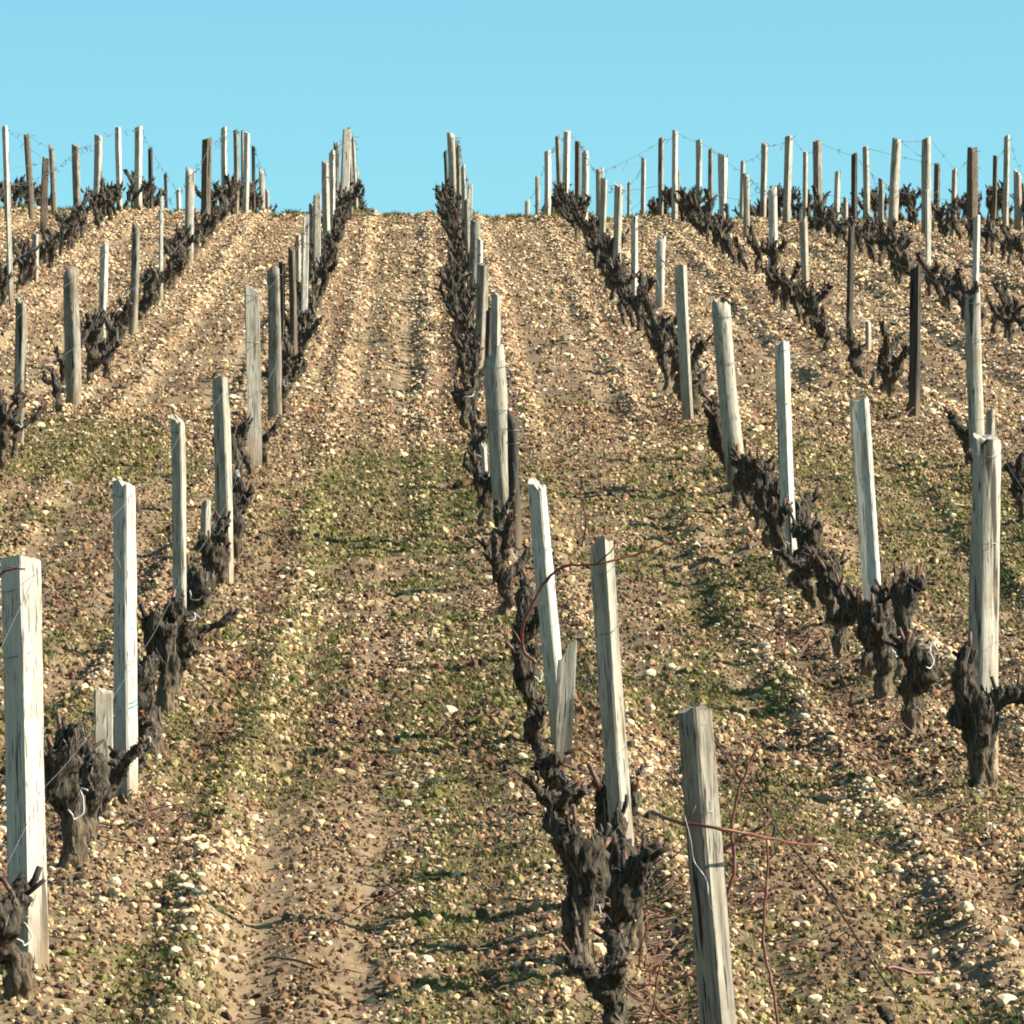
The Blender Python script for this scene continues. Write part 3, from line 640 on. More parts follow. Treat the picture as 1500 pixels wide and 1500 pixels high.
 ('L3', 11, 265, 18, 453, None, 8, 's', 'white', 20, 'long thin white post at the left edge crossing the crest'),
 ('L3', 52, 342, 52, 418, None, 10, 's', 'pale', -35, 'short pale greenish post beside dark vines near the left edge'),
 ('L3', 35, 358, 35, 392, None, 5, 's', 'pale', -35, 'tiny pale stake near the left edge'),
 ('L3', 111, 212, 113, 348, None, 12, 's', 'grey', -32, 'grey skyline post with dark left edge, third row left of centre'),
 ('L3', 144, 198, 143, 320, None, 11, 's', 'pale', -39, 'brown-topped pale skyline post, third row left of centre'),
 ('L3', 173, 186, 173, None, 88, 9, 's', 'white', -38, 'half dark half white skyline post, third row left of centre'),
 ('L3', 203, 185, 201, None, 91, 11, 's', 'white', -33, 'brightest tall skyline post of the third row left of centre'),
 ('L3', 220, 217, 220, None, 97, 7, 's', 'dark', -38, 'dark skyline post right of the brightest one on the left'),
 ('L3', 242, 254, 243, None, 103, 5, 's', 'dark', -39, 'short thin dark post on the left skyline'),
 ('L3', 261, 278, 261, None, 108, 7, 's', 'white', -32, 'small white post top on the left skyline near a rough pale post'),
 ('L4', 67, 232, 64, 344, None, 10, 's', 'brown', 10, 'reddish-brown lit post in the leftmost row'),
 ('L4', 75, 215, 78, None, 88, 8, 'r', 'grey', 0, 'grey post overlapping the reddish-brown one at the left'),
 ('L4', 39, 197, 44, None, 86, 9, 'r', 'brown', 0, 'brown banded skyline post second from the left edge'),
 ('L4', 7, 185, 8, None, 84, 9, 's', 'white', -38, 'leftmost tall skyline post'),
]
EXP = {}
placed = []
for i, (row, xt, yt, xb, yb, d, wpx, kind, mt, turn, lab) in enumerate(POSTS):
    if yb is not None: X, Y = hit(xb, yb)
    else: X, Y = at_d(xb, d)
    Z = float(ground(X, Y)) if yb is None else float(base_h(X, Y)) + 0.0
    rt = ray(xt, yt); T = Vector((rt.x / rt.y * Y, Y, rt.z / rt.y * Y)); B = Vector((X, Y, Z))
    ax = T - B; h = ax.length
    ppm = F / Y; wd = 1.1 * wpx / ppm
    wd = min(max(wd, 0.035), 0.13)
    rr = random.Random(i * 7 + 1)
    if kind == 's': # seen on a turn the silhouette widens
        t = abs(math.radians(turn)); sq = wd / (math.cos(t) + 0.85 * math.sin(t)); w0, t0 = sq, sq * 0.85
    elif kind == 'f': w0, t0 = wd, 0.02
    else: w0 = t0 = wd
    me = post_mesh(w0, t0, h, kind, mt, i + 3, tw=rr.uniform(-0.1, 0.1), split=0.3 if mt in ('grey', 'brown') and kind == 'r' else 0)
    o = link('wooden_post', me, None, B, label=lab, category='post', group='wooden posts along the vine rows')
    qd = ax.to_track_quat('Z', 'Y')
    ah = ax.normalized(); Rm = Vector((0, 0, 1)).rotation_difference(ah).to_matrix().to_4x4() @ Matrix.Rotation(math.radians(turn), 4, 'Z')
    o.rotation_euler = Rm.to_euler()
    placed.append(dict(row=row, o=o, B=B, T=T, d=Y, w=w0, h=h, i=i))
# wire wraps and nails on the near posts
def ring(o, w0, t0, z, mtl, r, name, rr, turns=1):
    mb = MB(); pts = []
    for k in range(int(10 * turns) + 1):
        a = 2 * math.pi * k / 10 + rr; c, s = math.cos(a), math.sin(a); m_ = 1 / max(abs(c), abs(s)) ** 0.75
        pts.append((c * m_ * w0 * 0.53, s * m_ * t0 * 0.53, z + 0.006 * k / 10 + 0.012 * math.sin(a)))
    mb.tube(pts, r, 5); return link(name, mb.mesh(name, [mtl]), o)
for p in placed:
    if p['d'] < 40 and p['h'] > 0.7:
        rr = random.Random(p['i']); t0 = p['w'] * (0.85 if POSTS[p['i']][7] == 's' else 1)
        for z in (p['h'] - rr.uniform(0.03, 0.09), p['h'] * rr.uniform(0.68, 0.8)):
            ring(p['o'], p['w'], t0, z, M['wire'], 0.0013 * max(1, p['d'] / 22), 'wire_loop', rr.uniform(0, 6))
tw = placed[1]
for dz in (0.34, 0.355, 0.60): ring(tw['o'], tw['w'], tw['w'] * 0.85, dz, M['twine'], 0.003, 'twine_loop', 1.0)

# ------------------------------------------------------------------ trellis wires
for row in ROWS:
    ps = sorted([p for p in placed if p['row'] == row and p['h'] > 0.85], key=lambda p: p['d'])
    if len(ps) < 2: continue
    for level, frac, wname in (('top', None, 'top'), ('low', 0.5, 'lower')):
        mb = MB(); tb = MB(); r = random.Random(hash_ := sum(map(ord, row + level)))
        knots = []
        for p in ps:
            a = (p['T'] - p['B']); t = (1 - 0.04 / p['h']) if frac is None else frac / p['h']
            knots.append(p['B'] + a * t + Vector((p['w'] * 0.5, 0, 0)))
        a0 = knots[0].copy(); a0.y -= 4.5; a0.x = float(rowx(row, a0.y)) + 0.02; a0.z = float(base_h(a0.x, a0.y)) + (0.5 if frac else 0.9); (knots.insert(0, a0) if row != 'C' else None)
        pts = []
        for a, b in zip(knots[:-1], knots[1:]):
            L = (b - a).length; n = max(2, int(L / 0.7))
            for k in range(n):
                s = k / n; q_ = a.lerp(b, s); q_.z -= 0.012 * L * 4 * s * (1 - s) * 0.5; q_.x += r.uniform(-.004, .004); pts.append(q_)
        pts.append(knots[-1])
        mb.tube(pts, [max(0.0008, 0.000028 * p.y) for p in pts], 4)
        o = link('trellis_wire', mb.mesh('trellis_wire', [M['wire']]), label=f'{wname} wire strung post to post along the {RN[row]}', category='wire', group='trellis wires along the rows')
        if level == 'top':
            for k, p in enumerate(pts):
                if p.y > 50 and r.random() < 0.75:
                    c = p.copy(); L = [c]
                    for _ in range(r.randint(2, 4)):
                        c = c + Vector((r.uniform(-.035, .035), r.uniform(-.05, .05), r.uniform(-.05, .025))); L.append(c)
                    tb.tube(smoothpath(L, 3), 0.0034, 3)
            if tb.n:
                link('tendril', tb.mesh('tendril', [M['tendril']]), o, kind='stuff')

# ------------------------------------------------------------------ vines
def vine_skeleton(seed, arms, stump=False):
    r = random.Random(seed); mb = MB(); spurs = []
    h = r.uniform(0.18, 0.30); R = r.uniform(0.026, 0.040)
    if stump: h, R = r.uniform(0.24, 0.31), r.uniform(0.036, 0.050)
    lean = Vector((r.uniform(-.05, .05), r.uniform(-.08, .08), 0))
    P = [Vector((0, 0, -0.06))]
    for k in range(1, 6): P.append(Vector((lean.x * k / 5 + r.uniform(-.027, .027), lean.y * k / 5 + r.uniform(-.027, .027), h * k / 5)))
    pp = smoothpath(P, 4); n = len(pp)
    rad_ = [R * (1.0 - 0.25 * math.sin(math.pi * min(1, i / n * 1.2)) + 0.45 * (i / n) ** 3 + r.uniform(-.10, .12)) for i in range(n)]
    mb.tube(pp, rad_, 9, jit=0.12, rng=r)
    top = pp[-1]
    a0 = r.uniform(0, 6.28)
    for a in range(arms):
        an = (math.pi / 2 if a % 2 == 0 else -math.pi / 2) + r.uniform(-.9, .9) if arms == 2 else a0 + a * 6.28 / arms + r.uniform(-.4, .4)
        L = r.uniform(0.05, 0.10) if stump else r.uniform(0.085, 0.165); c = top - Vector((0, 0, r.uniform(0.0, 0.05))); Q = [c]; up = r.uniform(0.2, 0.8)
        m_ = 5
        for k in range(m_):
            c = c + Vector((math.cos(an) * L / m_ * r.uniform(.7, 1.2), math.sin(an) * L / m_ * r.uniform(.7, 1.2), L / m_ * (up + 0.25 * k * r.uniform(.3, 1.2)) + r.uniform(-.014, .014))); an += r.uniform(-.35, .35); Q.append(c)
        qq = smoothpath(Q, 3); m2 = len(qq)
        mb.tube(qq, [R * (0.80 - 0.30 * i / m2 + r.uniform(-.08, .14)) for i in range(m2 - 2)] + [R * 0.78, R * 0.62], 8, jit=0.14, rng=r)
        for k in range(r.randint(1, 2)):  # knobs
            c = qq[r.randrange(3, m2)]; v = Vector((r.uniform(-1, 1), r.uniform(-1, 1), r.uniform(0, 1))).normalized()
            mb.tube([c, c + v * R * 0.9, c + v * R * 1.5], [R * .6, R * .62, R * .35], 7, jit=.1, rng=r)
        for k in range(r.randint(2, 4)):
            c = qq[-1 - r.randrange(0, 5)]; v = Vector((math.cos(an) * .5 + r.uniform(-.7, .7), math.sin(an) * .5 + r.uniform(-.7, .7), r.uniform(.35, 1.3))).normalized()
            L2 = r.uniform(0.025, 0.075); mid = c + v * (R * .5 + L2 * .5) + Vector((r.uniform(-.008, .008), r.uniform(-.008, .008), 0))
            spurs.append(([c + v * R * .3, mid, c + v * (R * .6 + L2)], r.uniform(0.006, 0.010)))
    if r.random() < 0.5:
        c = pp[int(n * .6)]; v = Vector((r.uniform(-1, 1), r.uniform(-1, 1), .2)).normalized()
        mb.tube([c, c + v * R * 1.0, c + v * R * 1.7], [R * .6, R * .55, R * .3], 7, jit=.1, rng=r)
    return mb, spurs
def shag(me, seed, n, L, wd):
    r = random.Random(seed); bm = bmesh.new(); bm.from_mesh(me); bm.verts.ensure_lookup_table(); base = [(v.co.copy(), v.normal.copy()) for v in bm.verts]
    for _ in range(n):
        c, nn = base[r.randrange(len(base))]
        if c.z < 0.02: continue
        t = (Vector((r.uniform(-.35, .35), r.uniform(-.35, .35), 1)) - nn * nn.z); t = (t - nn * t.dot(nn))
        if t.length < 0.2: continue
        t.normalize(); b = nn.cross(t); l = L * r.uniform(.4, 1.3); w2 = wd * r.uniform(.5, 1.4); lift = r.uniform(.001, .008)
        vs = [bm.verts.new(c + t * (s_ * l) + b * (e * w2 * (1 - 0.5 * abs(s_))) + nn * (lf * lift - 0.001)) for s_, lf in ((-.5, 0), (0, 1.0), (.5, 2.2)) for e in (-1, 1)]
        for k in (0, 2): bm.faces.new((vs[k], vs[k + 1], vs[k + 3], vs[k + 2])).material_index = len(me.materials) - 1 if r.random() < .6 else 0
    bm.to_mesh(me); bm.free(); me.update()
def remeshed(mb, name, voxel, seed, mats, amp=0.0085):
    me = mb.mesh(name, []); o = bpy.data.objects.new(name, me); C.objects.link(o)
    md = o.modifiers.new('r', 'REMESH'); md.mode = 'VOXEL'; md.voxel_size = voxel
    dg = bpy.context.evaluated_depsgraph_get(); dg.update()
    em = bpy.data.meshes.new_from_object(o.evaluated_get(dg)); bpy.data.objects.remove(o); bpy.data.meshes.remove(me)
    n = len(em.vertices); co = np.empty(n * 3, np.float32); em.vertices.foreach_get('co', co); co = co.reshape(-1, 3)
    no = np.empty(n * 3, np.float32); em.vertices.foreach_get('normal', no); no = no.reshape(-1, 3)
    st_ = co * np.array([1, 1, 0.35])
    dsp = amp * (vnoise3(st_, 55, seed) + 0.8 * vnoise3(co, 26, seed + 1)) + amp * 0.7 * vnoise3(st_, 120, seed + 2)
    co = co + no * dsp[:, None]; em.vertices.foreach_set('co', co.astype(np.float32).ravel())
    em.polygons.foreach_set('use_smooth', [True] * len(em.polygons)); em.materials.clear()
    for m_ in mats: em.materials.append(m_)
    em.name = name; em.update(); return em
def spur_mesh(pts, r, seed, scale=1.0):
    mb = MB(); mb.tube(pts, [r * scale, r * scale, r * .9 * scale], 6, capmi=1); return mb
NEARV = []
for v in range(18):
    arms = (2, 3, 2, 4, 3, 1, 2, 3, 2)[v % 9]
    mb, sp = vine_skeleton(100 + v, arms); me = remeshed(mb, 'trunk', 0.0075, v, [M['bark'], M['strip']]); shag(me, v, 260, 0.05, 0.0028)
    sms = [spur_mesh(p, r, v).mesh('spur', [M['spur' if (q_ + v) % 3 == 0 else 'oldspur'], M['cut' if (q_ + v) % 4 == 0 else 'greycut']]) for q_, (p, r) in enumerate(sp)]
    NEARV.append((me, sms, arms, max(q_[2] for p, r in sp for q_ in p) if sp else 0.4))
STUMPV = []
for v in range(12):
    arms = (2, 3, 2, 1, 3, 2)[v % 6]
    mb, sp = vine_skeleton(700 + v, arms, True); me = remeshed(mb, 'trunk', 0.0075, v, [M['bark'], M['strip']], 0.010); shag(me, v, 220, 0.05, 0.0028)
    sms = [spur_mesh(p, r, v).mesh('spur', [M['spur' if (q_ + v) % 2 == 0 else 'oldspur'], M['cut' if (q_ + v) % 3 == 0 else 'greycut']]) for q_, (p, r) in enumerate(sp)]
    STUMPV.append((me, sms, arms, max(q_[2] for p, r in sp for q_ in p)))
FARV = []
for v in range(16):
    mb, sp = vine_skeleton(300 + v, (2, 3, 4, 1)[v % 4] if v % 4 != 3 else 1 + v % 2)
    me = remeshed(mb, 'grape_vine', 0.014, v, [M['bark'], M['oldspur'], M['greycut'], M['strip']], 0.009); shag(me, v, 90, 0.09, 0.006)
    # add spurs straight into the mesh
    bm = bmesh.new(); bm.from_mesh(me)
    for p, r in sp:
        m2 = spur_mesh(p, r, v, 1.15); vs = [bm.verts.new(c) for part in m2.V for c in part]
        for f, mi in zip(m2.F, m2.mi):
            nf = bm.faces.new([vs[k] for k in f]); nf.material_index = 2 if mi else 1
    bm.to_mesh(me); bm.free(); me.update(); FARV.append(me)
re_ = random.Random(4); mb = MB()
mb.tube(smoothpath([(0, 0, -.06), (-.012, 0, .08), (-.022, 0.01, .18), (-.02, 0, .27), (-.03, 0, .33)], 4), [.046, .05, .052, .05, .052, .055, .058, .058, .06, .06, .062, .062, .066, .066, .062, .058, .05], 10, jit=.12, rng=re_)
mb.tube(smoothpath([(-.02, 0, .28), (.04, -.02, .315), (.10, -.03, .335), (.16, -.03, .33), (.20, -.03, .30)], 3), [.045, .042, .04, .038, .036, .034, .034, .036, .038, .036, .034, .032, .028], 9, jit=.14, rng=re_)
mb.tube(smoothpath([(-.03, 0, .30), (-.075, 0, .36), (-.085, 0, .43), (-.06, 0, .50)], 3), [.045, .05, .052, .05, .048, .05, .044, .038, .034, .028], 9, jit=.16, rng=re_)
mb.tube(smoothpath([(-.05, 0, .30), (-.10, 0, .27), (-.11, -.01, .22)], 3), [.042, .04, .038, .036, .034, .03, .026], 8, jit=.14, rng=re_)
em = remeshed(mb, 'trunk', 0.008, 5, [M['bark'], M['strip']], 0.010); shag(em, 5, 300, 0.05, 0.003)
EDGEV = (em, [spur_mesh([(x, y, z), (x + dx * .5, y, z + dz * .5), (x + dx, y, z + dz)], .008, 1).mesh('spur', [M[a], M[b]]) for x, y, z, dx, dz, a, b in ((.19, -.03, .32, .05, .03, 'oldspur', 'cut'), (.12, -.03, .35, .01, .06, 'spur', 'greycut'), (-.06, 0, .50, .0, .06, 'spur', 'cut'), (-.09, 0, .46, -.04, .03, 'oldspur', 'greycut'), (.04, -.02, .34, -.02, .06, 'oldspur', 'greycut'))], 2, 0.5)
tie_me = []
for v in range(4):
    r = random.Random(v); mb = MB()
    pts = [(0.044 * math.cos(a) + r.uniform(-.008, .008), 0.044 * math.sin(a), (0.01 + 0.012 * v) * math.sin(2 * a)) for a in np.linspace(-2.6 + 0.5 * v, 0.4, 8)]
    pts.append((pts[-1][0] + r.uniform(.01, .04), pts[-1][1] - .01, pts[-1][2] + r.uniform(-.05, .03)))
    mb.tube(smoothpath(pts, 3), 0.0026, 5); tie_me.append(mb.mesh('tie', [M['tie']]))
SPANS = {'C': (14.3, 106), 'L1': (15.2, 106), 'R1': (18.2, 106), 'R2': (33, 106), 'R3': (50, 104), 'R4': (67, 104), 'R5': (82, 102), 'L2': (36, 104), 'L3': (57, 102), 'L4': (77, 100)}
HAND = {'L1': [(24, 1492, 1290), (100, 1305, 1085), (150, 1222, 1090), (214, 1128, 965), (238, 1060, 880), (256, 1030, 900), (284, 950, 820), (303, 905, 790), (268, 990, 880), (325, 868, 760), (336, 835, 715), (190, 1170, 1060), (122, 1265, 1090), (345, 815, 690), (352, 745, 610), (366, 700, 590)],
        'R1': [(1445, 1168, 965), (1350, 1093, 935), (1322, 1015, 835), (1300, 1040, 880), (1215, 940, 820), (1278, 1008, 860), (1240, 975, 850), (1192, 905, 800), (1172, 872, 760), (1148, 855, 735), (1180, 830, 705), (1128, 812, 690), (1102, 770, 665), (1086, 755, 650), (1112, 790, 675), (1138, 835, 700), (1074, 722, 595)],
        'C': [(905, 1565, 1385), (862, 1455, 1205), (925, 1405, 1180), (903, 1350, 1120), (893, 1440, 1235), (828, 1290, 1155), (812, 1215, 1110), (800, 1150, 1030), (785, 1090, 960), (772, 1040, 900), (755, 985, 840), (742, 915, 800), (730, 870, 760), (722, 820, 725), (710, 785, 690)]}
vines = []
rv = random.Random(77)
for row, (y0, y1) in SPANS.items():
    hand = HAND.get(row, []); hy = []
    for (px, py, pt) in hand:
        X, Y = hit(px, py); vines.append((X, Y, row, (py - pt) / F * Y)); hy.append(Y)
    y = max([y0] + [h_ + 0.9 for h_ in hy]) 
    while y < y1:
        if not (39.3 < y < 43.4 and row != 'C') and rv.random() > 0.07:
            vines.append((float(rowx(row, y)) + rv.gauss(0, 0.035) - (0.03 if row == 'C' else 0), y, row, 0))
        y += rv.uniform(0.85, 1.2)
vines.sort(key=lambda v: v[1] + abs(v[0]) * 0.01)
cnt = {r: 0 for r in ROWS}; farstuff = []
ORD = 'first second third fourth fifth sixth seventh eighth ninth tenth eleventh twelfth thirteenth fourteenth fifteenth sixteenth seventeenth eighteenth nineteenth twentieth'.split()
ARMW = {1: 'one stubby arm', 2: 'two stubby arms', 3: 'three stubby arms', 4: 'four stubs'}
def ordw(c):
    c += 1
    if c <= 20: return ORD[c - 1]
    t, u = divmod(c, 10)
    return ('thirtieth', 'fortieth', 'fiftieth')[t - 3] if u == 0 else ('twenty', 'thirty', 'forty', 'fifty')[t - 2] + '-' + ORD[u - 1]
GRP = 'pruned grape vines in rows'
handtags = {0: {}, }
for k, (X, Y, row, hh) in enumerate(vines):
    r = random.Random(k * 13 + 5); Z = float(ground(X, Y)) - 0.005; rz = r.choice([0, math.pi]) + r.uniform(-.5, .5)
    sc = r.uniform(0.82, 1.2)
    if k < 300:
        c = cnt[row]; cnt[row] += 1
        if Y < 47:
            me, sms, arms, vh = STUMPV[r.randrange(12)] if hh and r.random() < .8 else NEARV[r.randrange(18)]
            if row == 'R1' and c == 0: me, sms, arms, vh = EDGEV
            root = link('grape_vine', None, None, (X, Y, Z), category='vine', group=GRP)
            root.empty_display_size = 0.1
            big = row == 'R1' and c == 0
            root['label'] = 'bulky gnarled vine with a thick arm reaching right, before the right-edge post' if big else f'vine with {ARMW[arms]}, {ordw(c)} from near end of {RN[row]}'
            root.rotation_euler = (r.uniform(-.12, .12), r.uniform(-.12, .12), rz); zs = hh / vh if hh else sc * 1.05; zs = min(max(zs, 0.6), 1.45); xs = sc * (0.78 if row == 'C' and hh else 0.95 if hh else 0.85 if row == 'C' else 1.0)
            if big: xs, zs = 0.88, 0.96; root.rotation_euler = (0, 0, 0)
            root.scale = (xs, xs, zs)
            link('trunk', me, root)
            for s_ in sms: link('spur', s_, root)
            if r.random() < 0.42:
                t = link('tie', tie_me[r.randrange(4)], root, (0, 0, r.uniform(.15, .33))); t.rotation_euler = (r.uniform(-.5, .5), r.uniform(-.5, .5), -rz + r.uniform(-.6, .6))
        else:
            o = link('grape_vine', FARV[r.randrange(16)], None, (X, Y, Z), category='vine', group=GRP + ', ' + RN[row])
            o['label'] = f'small dark vine, {ordw(c)} from near end of {RN[row]}' if (Y < 56 or c < 20) else f'small dark distant vine in the upper stretch of the {RN[row]}'
            o.rotation_euler = (r.uniform(-.1, .1), r.uniform(-.1, .1), rz); o.scale = (sc * (0.85 if row in ('C', 'L1') else 1.0), sc * 1.0, sc * r.uniform(0.95, 1.25))
    else:
        farstuff.append((X, Y, Z, rz, sc * 1.12, r.randrange(16)))
if farstuff:
    Vs, Fs, MI, off = [], [], [], 0
    cache = {}
    for X, Y, Z, rz, sc, v in farstuff:
        if v not in cache:
            bm = bmesh.new(); bm.from_mesh(FARV[v]); bmesh.ops.triangulate(bm, faces=bm.faces[:])
            cache[v] = (np.array([q_.co[:] for q_ in bm.verts]), np.array([[q_.index for q_ in f.verts] for f in bm.faces]), np.array([f.material_index for f in bm.faces])); bm.free()
        A, B_, mi = cache[v]; c, s = math.cos(rz), math.sin(rz)
        Vs.append((A * sc) @ np.array([[c, s, 0], [-s, c, 0], [0, 0, 1.1]]) + np.array([X, Y, Z])); Fs.append(B_ + off); MI.append(mi); off += len(A)
    me = mesh_np('far_vines', np.concatenate(Vs), np.concatenate(Fs), None, True)
    for m_ in (M['bark'], M['oldspur'], M['greycut'], M['strip']): me.materials.append(m_)
    me.polygons.foreach_set('material_index', np.concatenate(MI).astype(np.int32))
    link('far_vines', me, kind='stuff', label='dark mass of the smallest vines along the crest of the hill', category='vines')

# ------------------------------------------------------------------ long canes, loose wires
def pix(px, py, d):
    r_ = ray(px, py); return Vector((r_.x / r_.y * d, d, r_.z / r_.y * d))
def cane(pts, r, name, mtl, parent=None, **pr):
    mb = MB(); pp = smoothpath([pix(*p) for p in pts], 5); n = len(pp)
    rc = random.Random(n * 31 + int(pts[0][0]))
    for q_ in pp[1:-1]: q_ += Vector((rc.uniform(-1, 1), rc.uniform(-1, 1), rc.uniform(-1, 1))) * 0.0022
    mb.tube(pp, [r * (1.05 - 0.55 * i / n + (0.30 if i % 5 == 0 else 0)) for i in range(n)], 6)
    for i in range(5, n - 1, 5):
        t_ = (pp[i] - pp[i - 1]).normalized(); d_ = Vector((rc.uniform(-1, 1), rc.uniform(-.4, .4), rc.uniform(-.3, 1))).normalized(); L_ = rc.choice((.008, .01, .04, .07))
        mb.tube([pp[i], pp[i] + (d_ + t_) * L_ * .5, pp[i] + (d_ * 1.2 + t_ * .6) * L_], [r * .6, r * .42, r * .25], 5)
    me = mb.mesh(name, [mtl]); return link(name, me, parent, **pr)
def shoot(base, curves, label, mtl='cane'):
    root = link('vine_shoot', None, None, pix(*base), label=label, category='vine shoot'); root.empty_display_size = .05
    for pts, r in curves:
        o = cane(pts, r, 'cane', M[mtl], root); o.matrix_parent_inverse = Matrix.Translation(-root.location)
shoot((875, 826, 17.1), [([(785, 972, 17.3), (765, 948, 17.3), (770, 905, 17.25), (800, 850, 17.2), (828, 830, 17.15), (875, 826, 17.1), (930, 812, 17.1), (960, 803, 17.1), (980, 792, 17.1)], 0.0046),
                       ([(818, 836, 17.15), (838, 815, 17.2), (850, 798, 17.2)], 0.0022)], 'long curved red cane arching across two leaning posts of the centre row')
shoot((850, 800, 26), [([(852, 800, 26), (858, 770, 25.8), (853, 738, 25.6), (838, 712, 25.5), (825, 694, 25.4)], 0.0036), ([(855, 778, 26), (838, 762, 26.2), (826, 748, 26.4)], 0.0026)], 'thin dark red shoot standing above the arching cane in the centre aisle')
shoot((985, 1200, 15.6), [([(955, 1190, 13.5), (1000, 1206, 13.35), (1060, 1214, 13.3), (1120, 1226, 13.4), (1165, 1236, 13.6), (1215, 1240, 13.8)], 0.0042),
                       ([(1045, 1262, 14.6), (1075, 1232, 14.4), (1110, 1215, 14.2), (1128, 1200, 14.2)], 0.0055)], 'reddish cane lying level across the nearest leaning post')
shoot((1052, 1385, 14.2), [([(1052, 1385, 14.2), (1062, 1320, 14.2), (1076, 1270, 14.2), (1072, 1215, 14.2), (1080, 1165, 14.2), (1095, 1125, 14.2), (1111, 1092, 14.2)], 0.0055)], 'upright red forked cane just right of the nearest leaning post')
shoot((1142, 1510, 14.0), [([(1142, 1520, 14.0), (1130, 1440, 14.0), (1118, 1380, 14.0), (1122, 1310, 14.0), (1126, 1260, 14.0), (1121, 1206, 14.0), (1124, 1190, 14.0)], 0.0040)], 'tall slender red cane rising from the bottom edge right of the leaning post')
shoot((0, 840, 15.9), [([(-10, 848, 15.9), (5, 838, 15.85), (22, 832, 15.82), (36, 834, 15.80)], 0.0036)], 'short red cane end touching the top of the big left post')
shoot((170, 790, 20), [([(178, 835, 20.3), (168, 812, 20.3), (160, 790, 20.3), (165, 758, 20.3), (163, 735, 20.3)], 0.0020)], 'fine curly brown tendril on the dark face of the twine-tied post')
mb = MB(); pts = [pix(1040, 1075, 14.6), pix(1085, 1140, 14.8), pix(1135, 1210, 15), pix(1200, 1290, 15.3), pix(1240, 1350, 15.5), pix(1285, 1420, 15.6), pix(1320, 1468, 15.6)]
mb.tube(smoothpath(pts, 6), 0.0026, 5)
for k, (a, b) in enumerate((((1200, 1290, 15.3), (1214, 1312, 15.4)), ((1135, 1210, 15), (1128, 1230, 15)))): mb.tube(smoothpath([pix(*a), pix((a[0] + b[0]) / 2 + 3, (a[1] + b[1]) / 2, a[2]), pix(*b)], 3), 0.004, 5)
link('slack_wire', mb.mesh('slack_wire', [M['tendril']]), label='dark slack cord running down from the nearest leaning post to a low stump', category='cord')
mb = MB(); mb.tube(smoothpath([pix(1003, 1195, 13.3), pix(1012, 1232, 13.3), pix(1017, 1262, 13.3), pix(1035, 1290, 13.3), pix(1044, 1335, 13.4), pix(1090, 1370, 14.4), pix(1120, 1430, 14.7)], 5), 0.0013, 5)
link('loose_wire', mb.mesh('loose_wire', [M['wire']]), label='thin silvery loose wire hanging down the face of the nearest leaning post', category='wire')
rt_ = random.Random(8); mb = MB()
for (cx, cy, n_, spr) in ((0.56, 17.2, 26, .10), (0.62, 15.6, 30, .12), (0.66, 18.2, 14, .08), (0.50, 14.9, 16, .08), (0.60, 20.5, 14, .1), (1.74, 43.3, 26, .2), (1.75, 15.4, 12, .15), (1.62, 27.5, 22, .16), (1.66, 22.5, 14, .14), (-0.72, 23.5, 8, .1), (1.45, 37.5, 14, .2), (-.85, 19.6, 16, .08), (0.75, 17.5, 20, .1), (0.5, 30, 16, .12), (-.9, 27, 14, .12), (-.15, 17.5, 10, .1), (3.35, 44.5, 16, .2)):
    for _ in range(n_):
        x = cx + rt_.gauss(0, spr * .8); y = cy + rt_.gauss(0, spr * 4); z = float(ground(x, y)) + rt_.uniform(0, .02); P = [Vector((x, y, z))]; a = rt_.uniform(0, 6.28); up = max(0, rt_.gauss(.1, .45))
        for k in range(4):
            a += rt_.uniform(-.5, .5); P.append(P[-1] + Vector((math.cos(a) * .035, math.sin(a) * .035, up * .035 + rt_.uniform(-.008, .01))))
        for p_ in P: p_.z = max(p_.z, float(ground(p_.x, p_.y)) + .004)
        mb.tube(smoothpath(P, 2), 0.0013 + 0.00006 * y, 4)
link('cane_prunings', mb.mesh('cane_prunings', [M['spur']]), kind='stuff', label='tangles of reddish pruned canes lying at the feet of the vines', category='prunings')
def tufts(n, y0, y1, hgt, wd):
    x, y = scatter(n, y0, y1); keep = rs.rand(n) < np.clip(grassmask(x, y) * 1.3 + 0.5 * np.exp(-(rowdist(x, y) / 0.12) ** 2) + 0.5 * sstep(86, 90, y), 0, 1); x, y = x[keep], y[keep]; m = len(x)
    x = np.repeat(x, 16); y = np.repeat(y, 16); sz = np.repeat(rs.uniform(.5, 1.3, m), 16); n = len(x); a = rs.uniform(0, 6.28, n); z = ground(x, y) - .003
    h = hgt * sz * rs.uniform(.5, 1.1, n); ox, oy = np.cos(a) * .008, np.sin(a) * .008; w = wd * rs.uniform(.6, 1.3, n)
    A = np.stack([x + ox - w, y + oy, z], 1); B = np.stack([x + ox + w, y + oy, z], 1); t = rs.uniform(.15, 1.1, n)
    Cc = np.stack([x + ox + np.cos(a) * h * t, y + oy + np.sin(a) * h * t, z + h], 1)
    c = np.array([[0.11, 0.15, 0.024], [0.17, 0.18, 0.04], [0.32, 0.26, 0.12]])[np.repeat(rs.choice(3, m, p=[.5, .3, .2]), 16)]
    return np.stack([A, B, Cc], 1).reshape(-1, 3), np.arange(3 * n).reshape(-1, 3), np.repeat(c * rs.uniform(.8, 1.2, (n, 1)), 3, 0)
V, Fc, T = joinp([tufts(6000, 12, 30, 0.024, 0.0019), tufts(7000, 28, 50, 0.030, 0.0032), tufts(2600, 50, 92, 0.04, 0.006), tufts(1500, 88, 95, 0.075, 0.006)])
link('weed_tufts', mesh_np('weed_tufts', V, Fc, M['blade'], False, T), kind='stuff', label='small separate tufts of weeds dotted over the slope and along the rows', category='weeds')
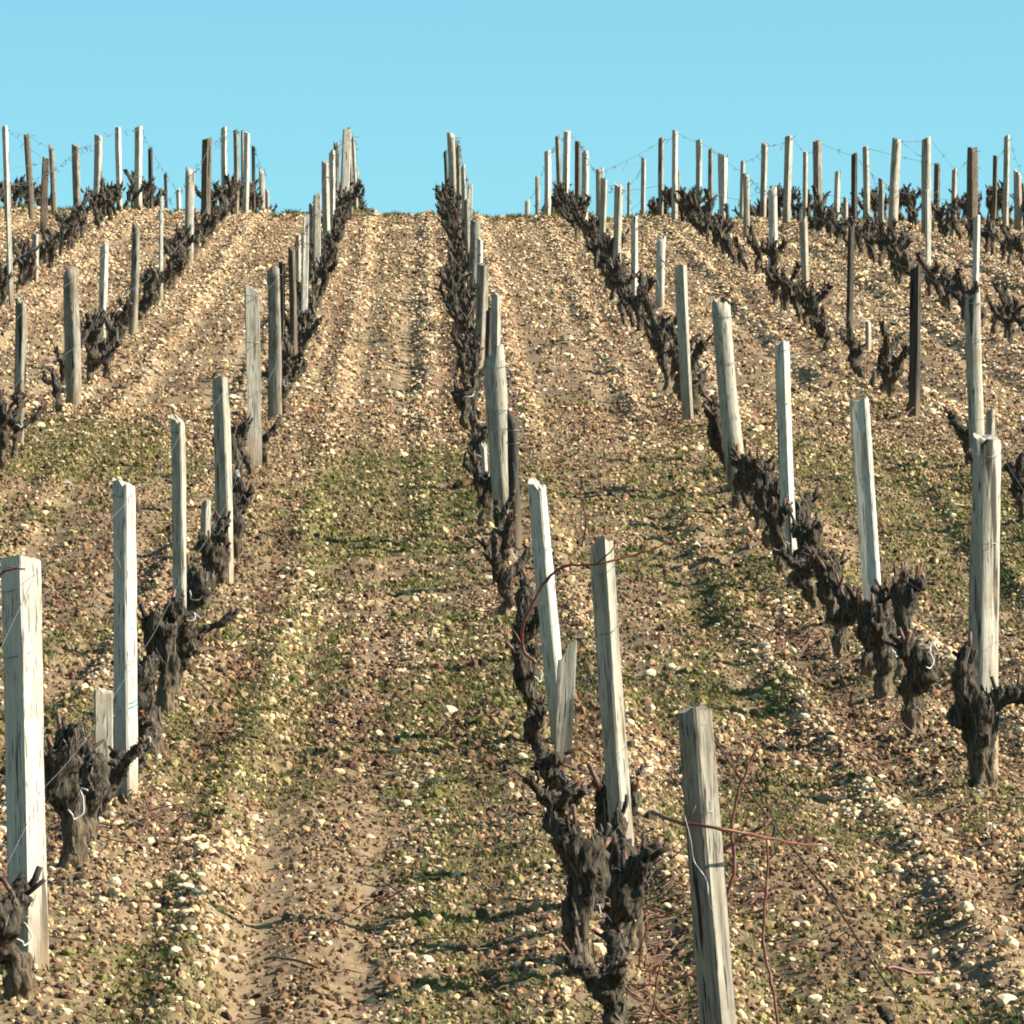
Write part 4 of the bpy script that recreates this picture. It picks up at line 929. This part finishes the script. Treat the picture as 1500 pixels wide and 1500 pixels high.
# low stump by the lower right and the grey sleeve on the left
X, Y = hit(1322, 1500); mb, sp = vine_skeleton(901, 2)
st = link('vine_stump', remeshed(mb, 'vine_stump', 0.009, 9, [M['bark']]), None, (X, Y, float(ground(X, Y)) - 0.14), label='low dark vine stump at the lower right foot of the slack cord', category='stump'); st.scale = (.6, .6, .5)
X, Y = hit(350, 782)
mb = MB(); mb.tube([(0, 0, -.02), (.005, 0, .08), (-.008, 0, .17), (-.012, 0, .26), (-.02, 0, .31)], [.030, .028, .024, .022, .020], 10)
link('vine_sleeve', mb.mesh('vine_sleeve', [M['sleeve']]), None, (X, Y, float(ground(X, Y))), label='grey sleeve-like guard around a young vine, right of the dark-fronted post', category='guard')
# a few sticks large enough to pick out
for (x0, y0, x1, y1, r_, c_, lab) in ((690, 1298, 732, 1316, .0035, 'pale', 'pale stick lying left of the near centre vines'), (568, 1400, 592, 1382, .005, 'grey', 'short thick grey stick on the middle of the near aisle'),
        (384, 1400, 470, 1418, .0045, 'brown', 'long dark stick lying on the bare wheel track at the bottom left'), (118, 1238, 190, 1240, .0035, 'brown', 'thin brown stick behind the big left post'),
        (1400, 1262, 1445, 1300, .003, 'pale', 'thin pale twig on the grass at the lower right'), (1030, 915, 1090, 920, .004, 'brown', 'dark twig lying in the aisle right of the cracked leaning post'),
        (1295, 1430, 1370, 1424, .006, 'cane', 'reddish pruned cane lying near the low stump'), (900, 640, 985, 646, .005, 'brown', 'dark twig on the grass strip below the upper vines')):
    A = Vector(hit(x0, y0) + (0,)); B = Vector(hit(x1, y1) + (0,)); pp = []
    if (B - A).length > 0.5: B = A + (B - A).normalized() * 0.5
    for k in range(5):
        q_ = A.lerp(B, k / 4); q_.x += random.Random(k).uniform(-.01, .01); q_.z = float(ground(q_.x, q_.y)) + 0.014 + .006 * math.sin(k * 2); pp.append(q_)
    mb = MB(); org = pp[0].copy(); mb.tube(smoothpath([p - org for p in pp], 3), r_, 5)
    link('fallen_stick', mb.mesh('fallen_stick', [M[c_]]), None, org, label=lab, category='stick', group='loose sticks on the ground')
print('vines', len(vines), 'stones', len(sx), 'tris', sum(len(o.data.polygons) for o in C.objects if o.type == 'MESH'))
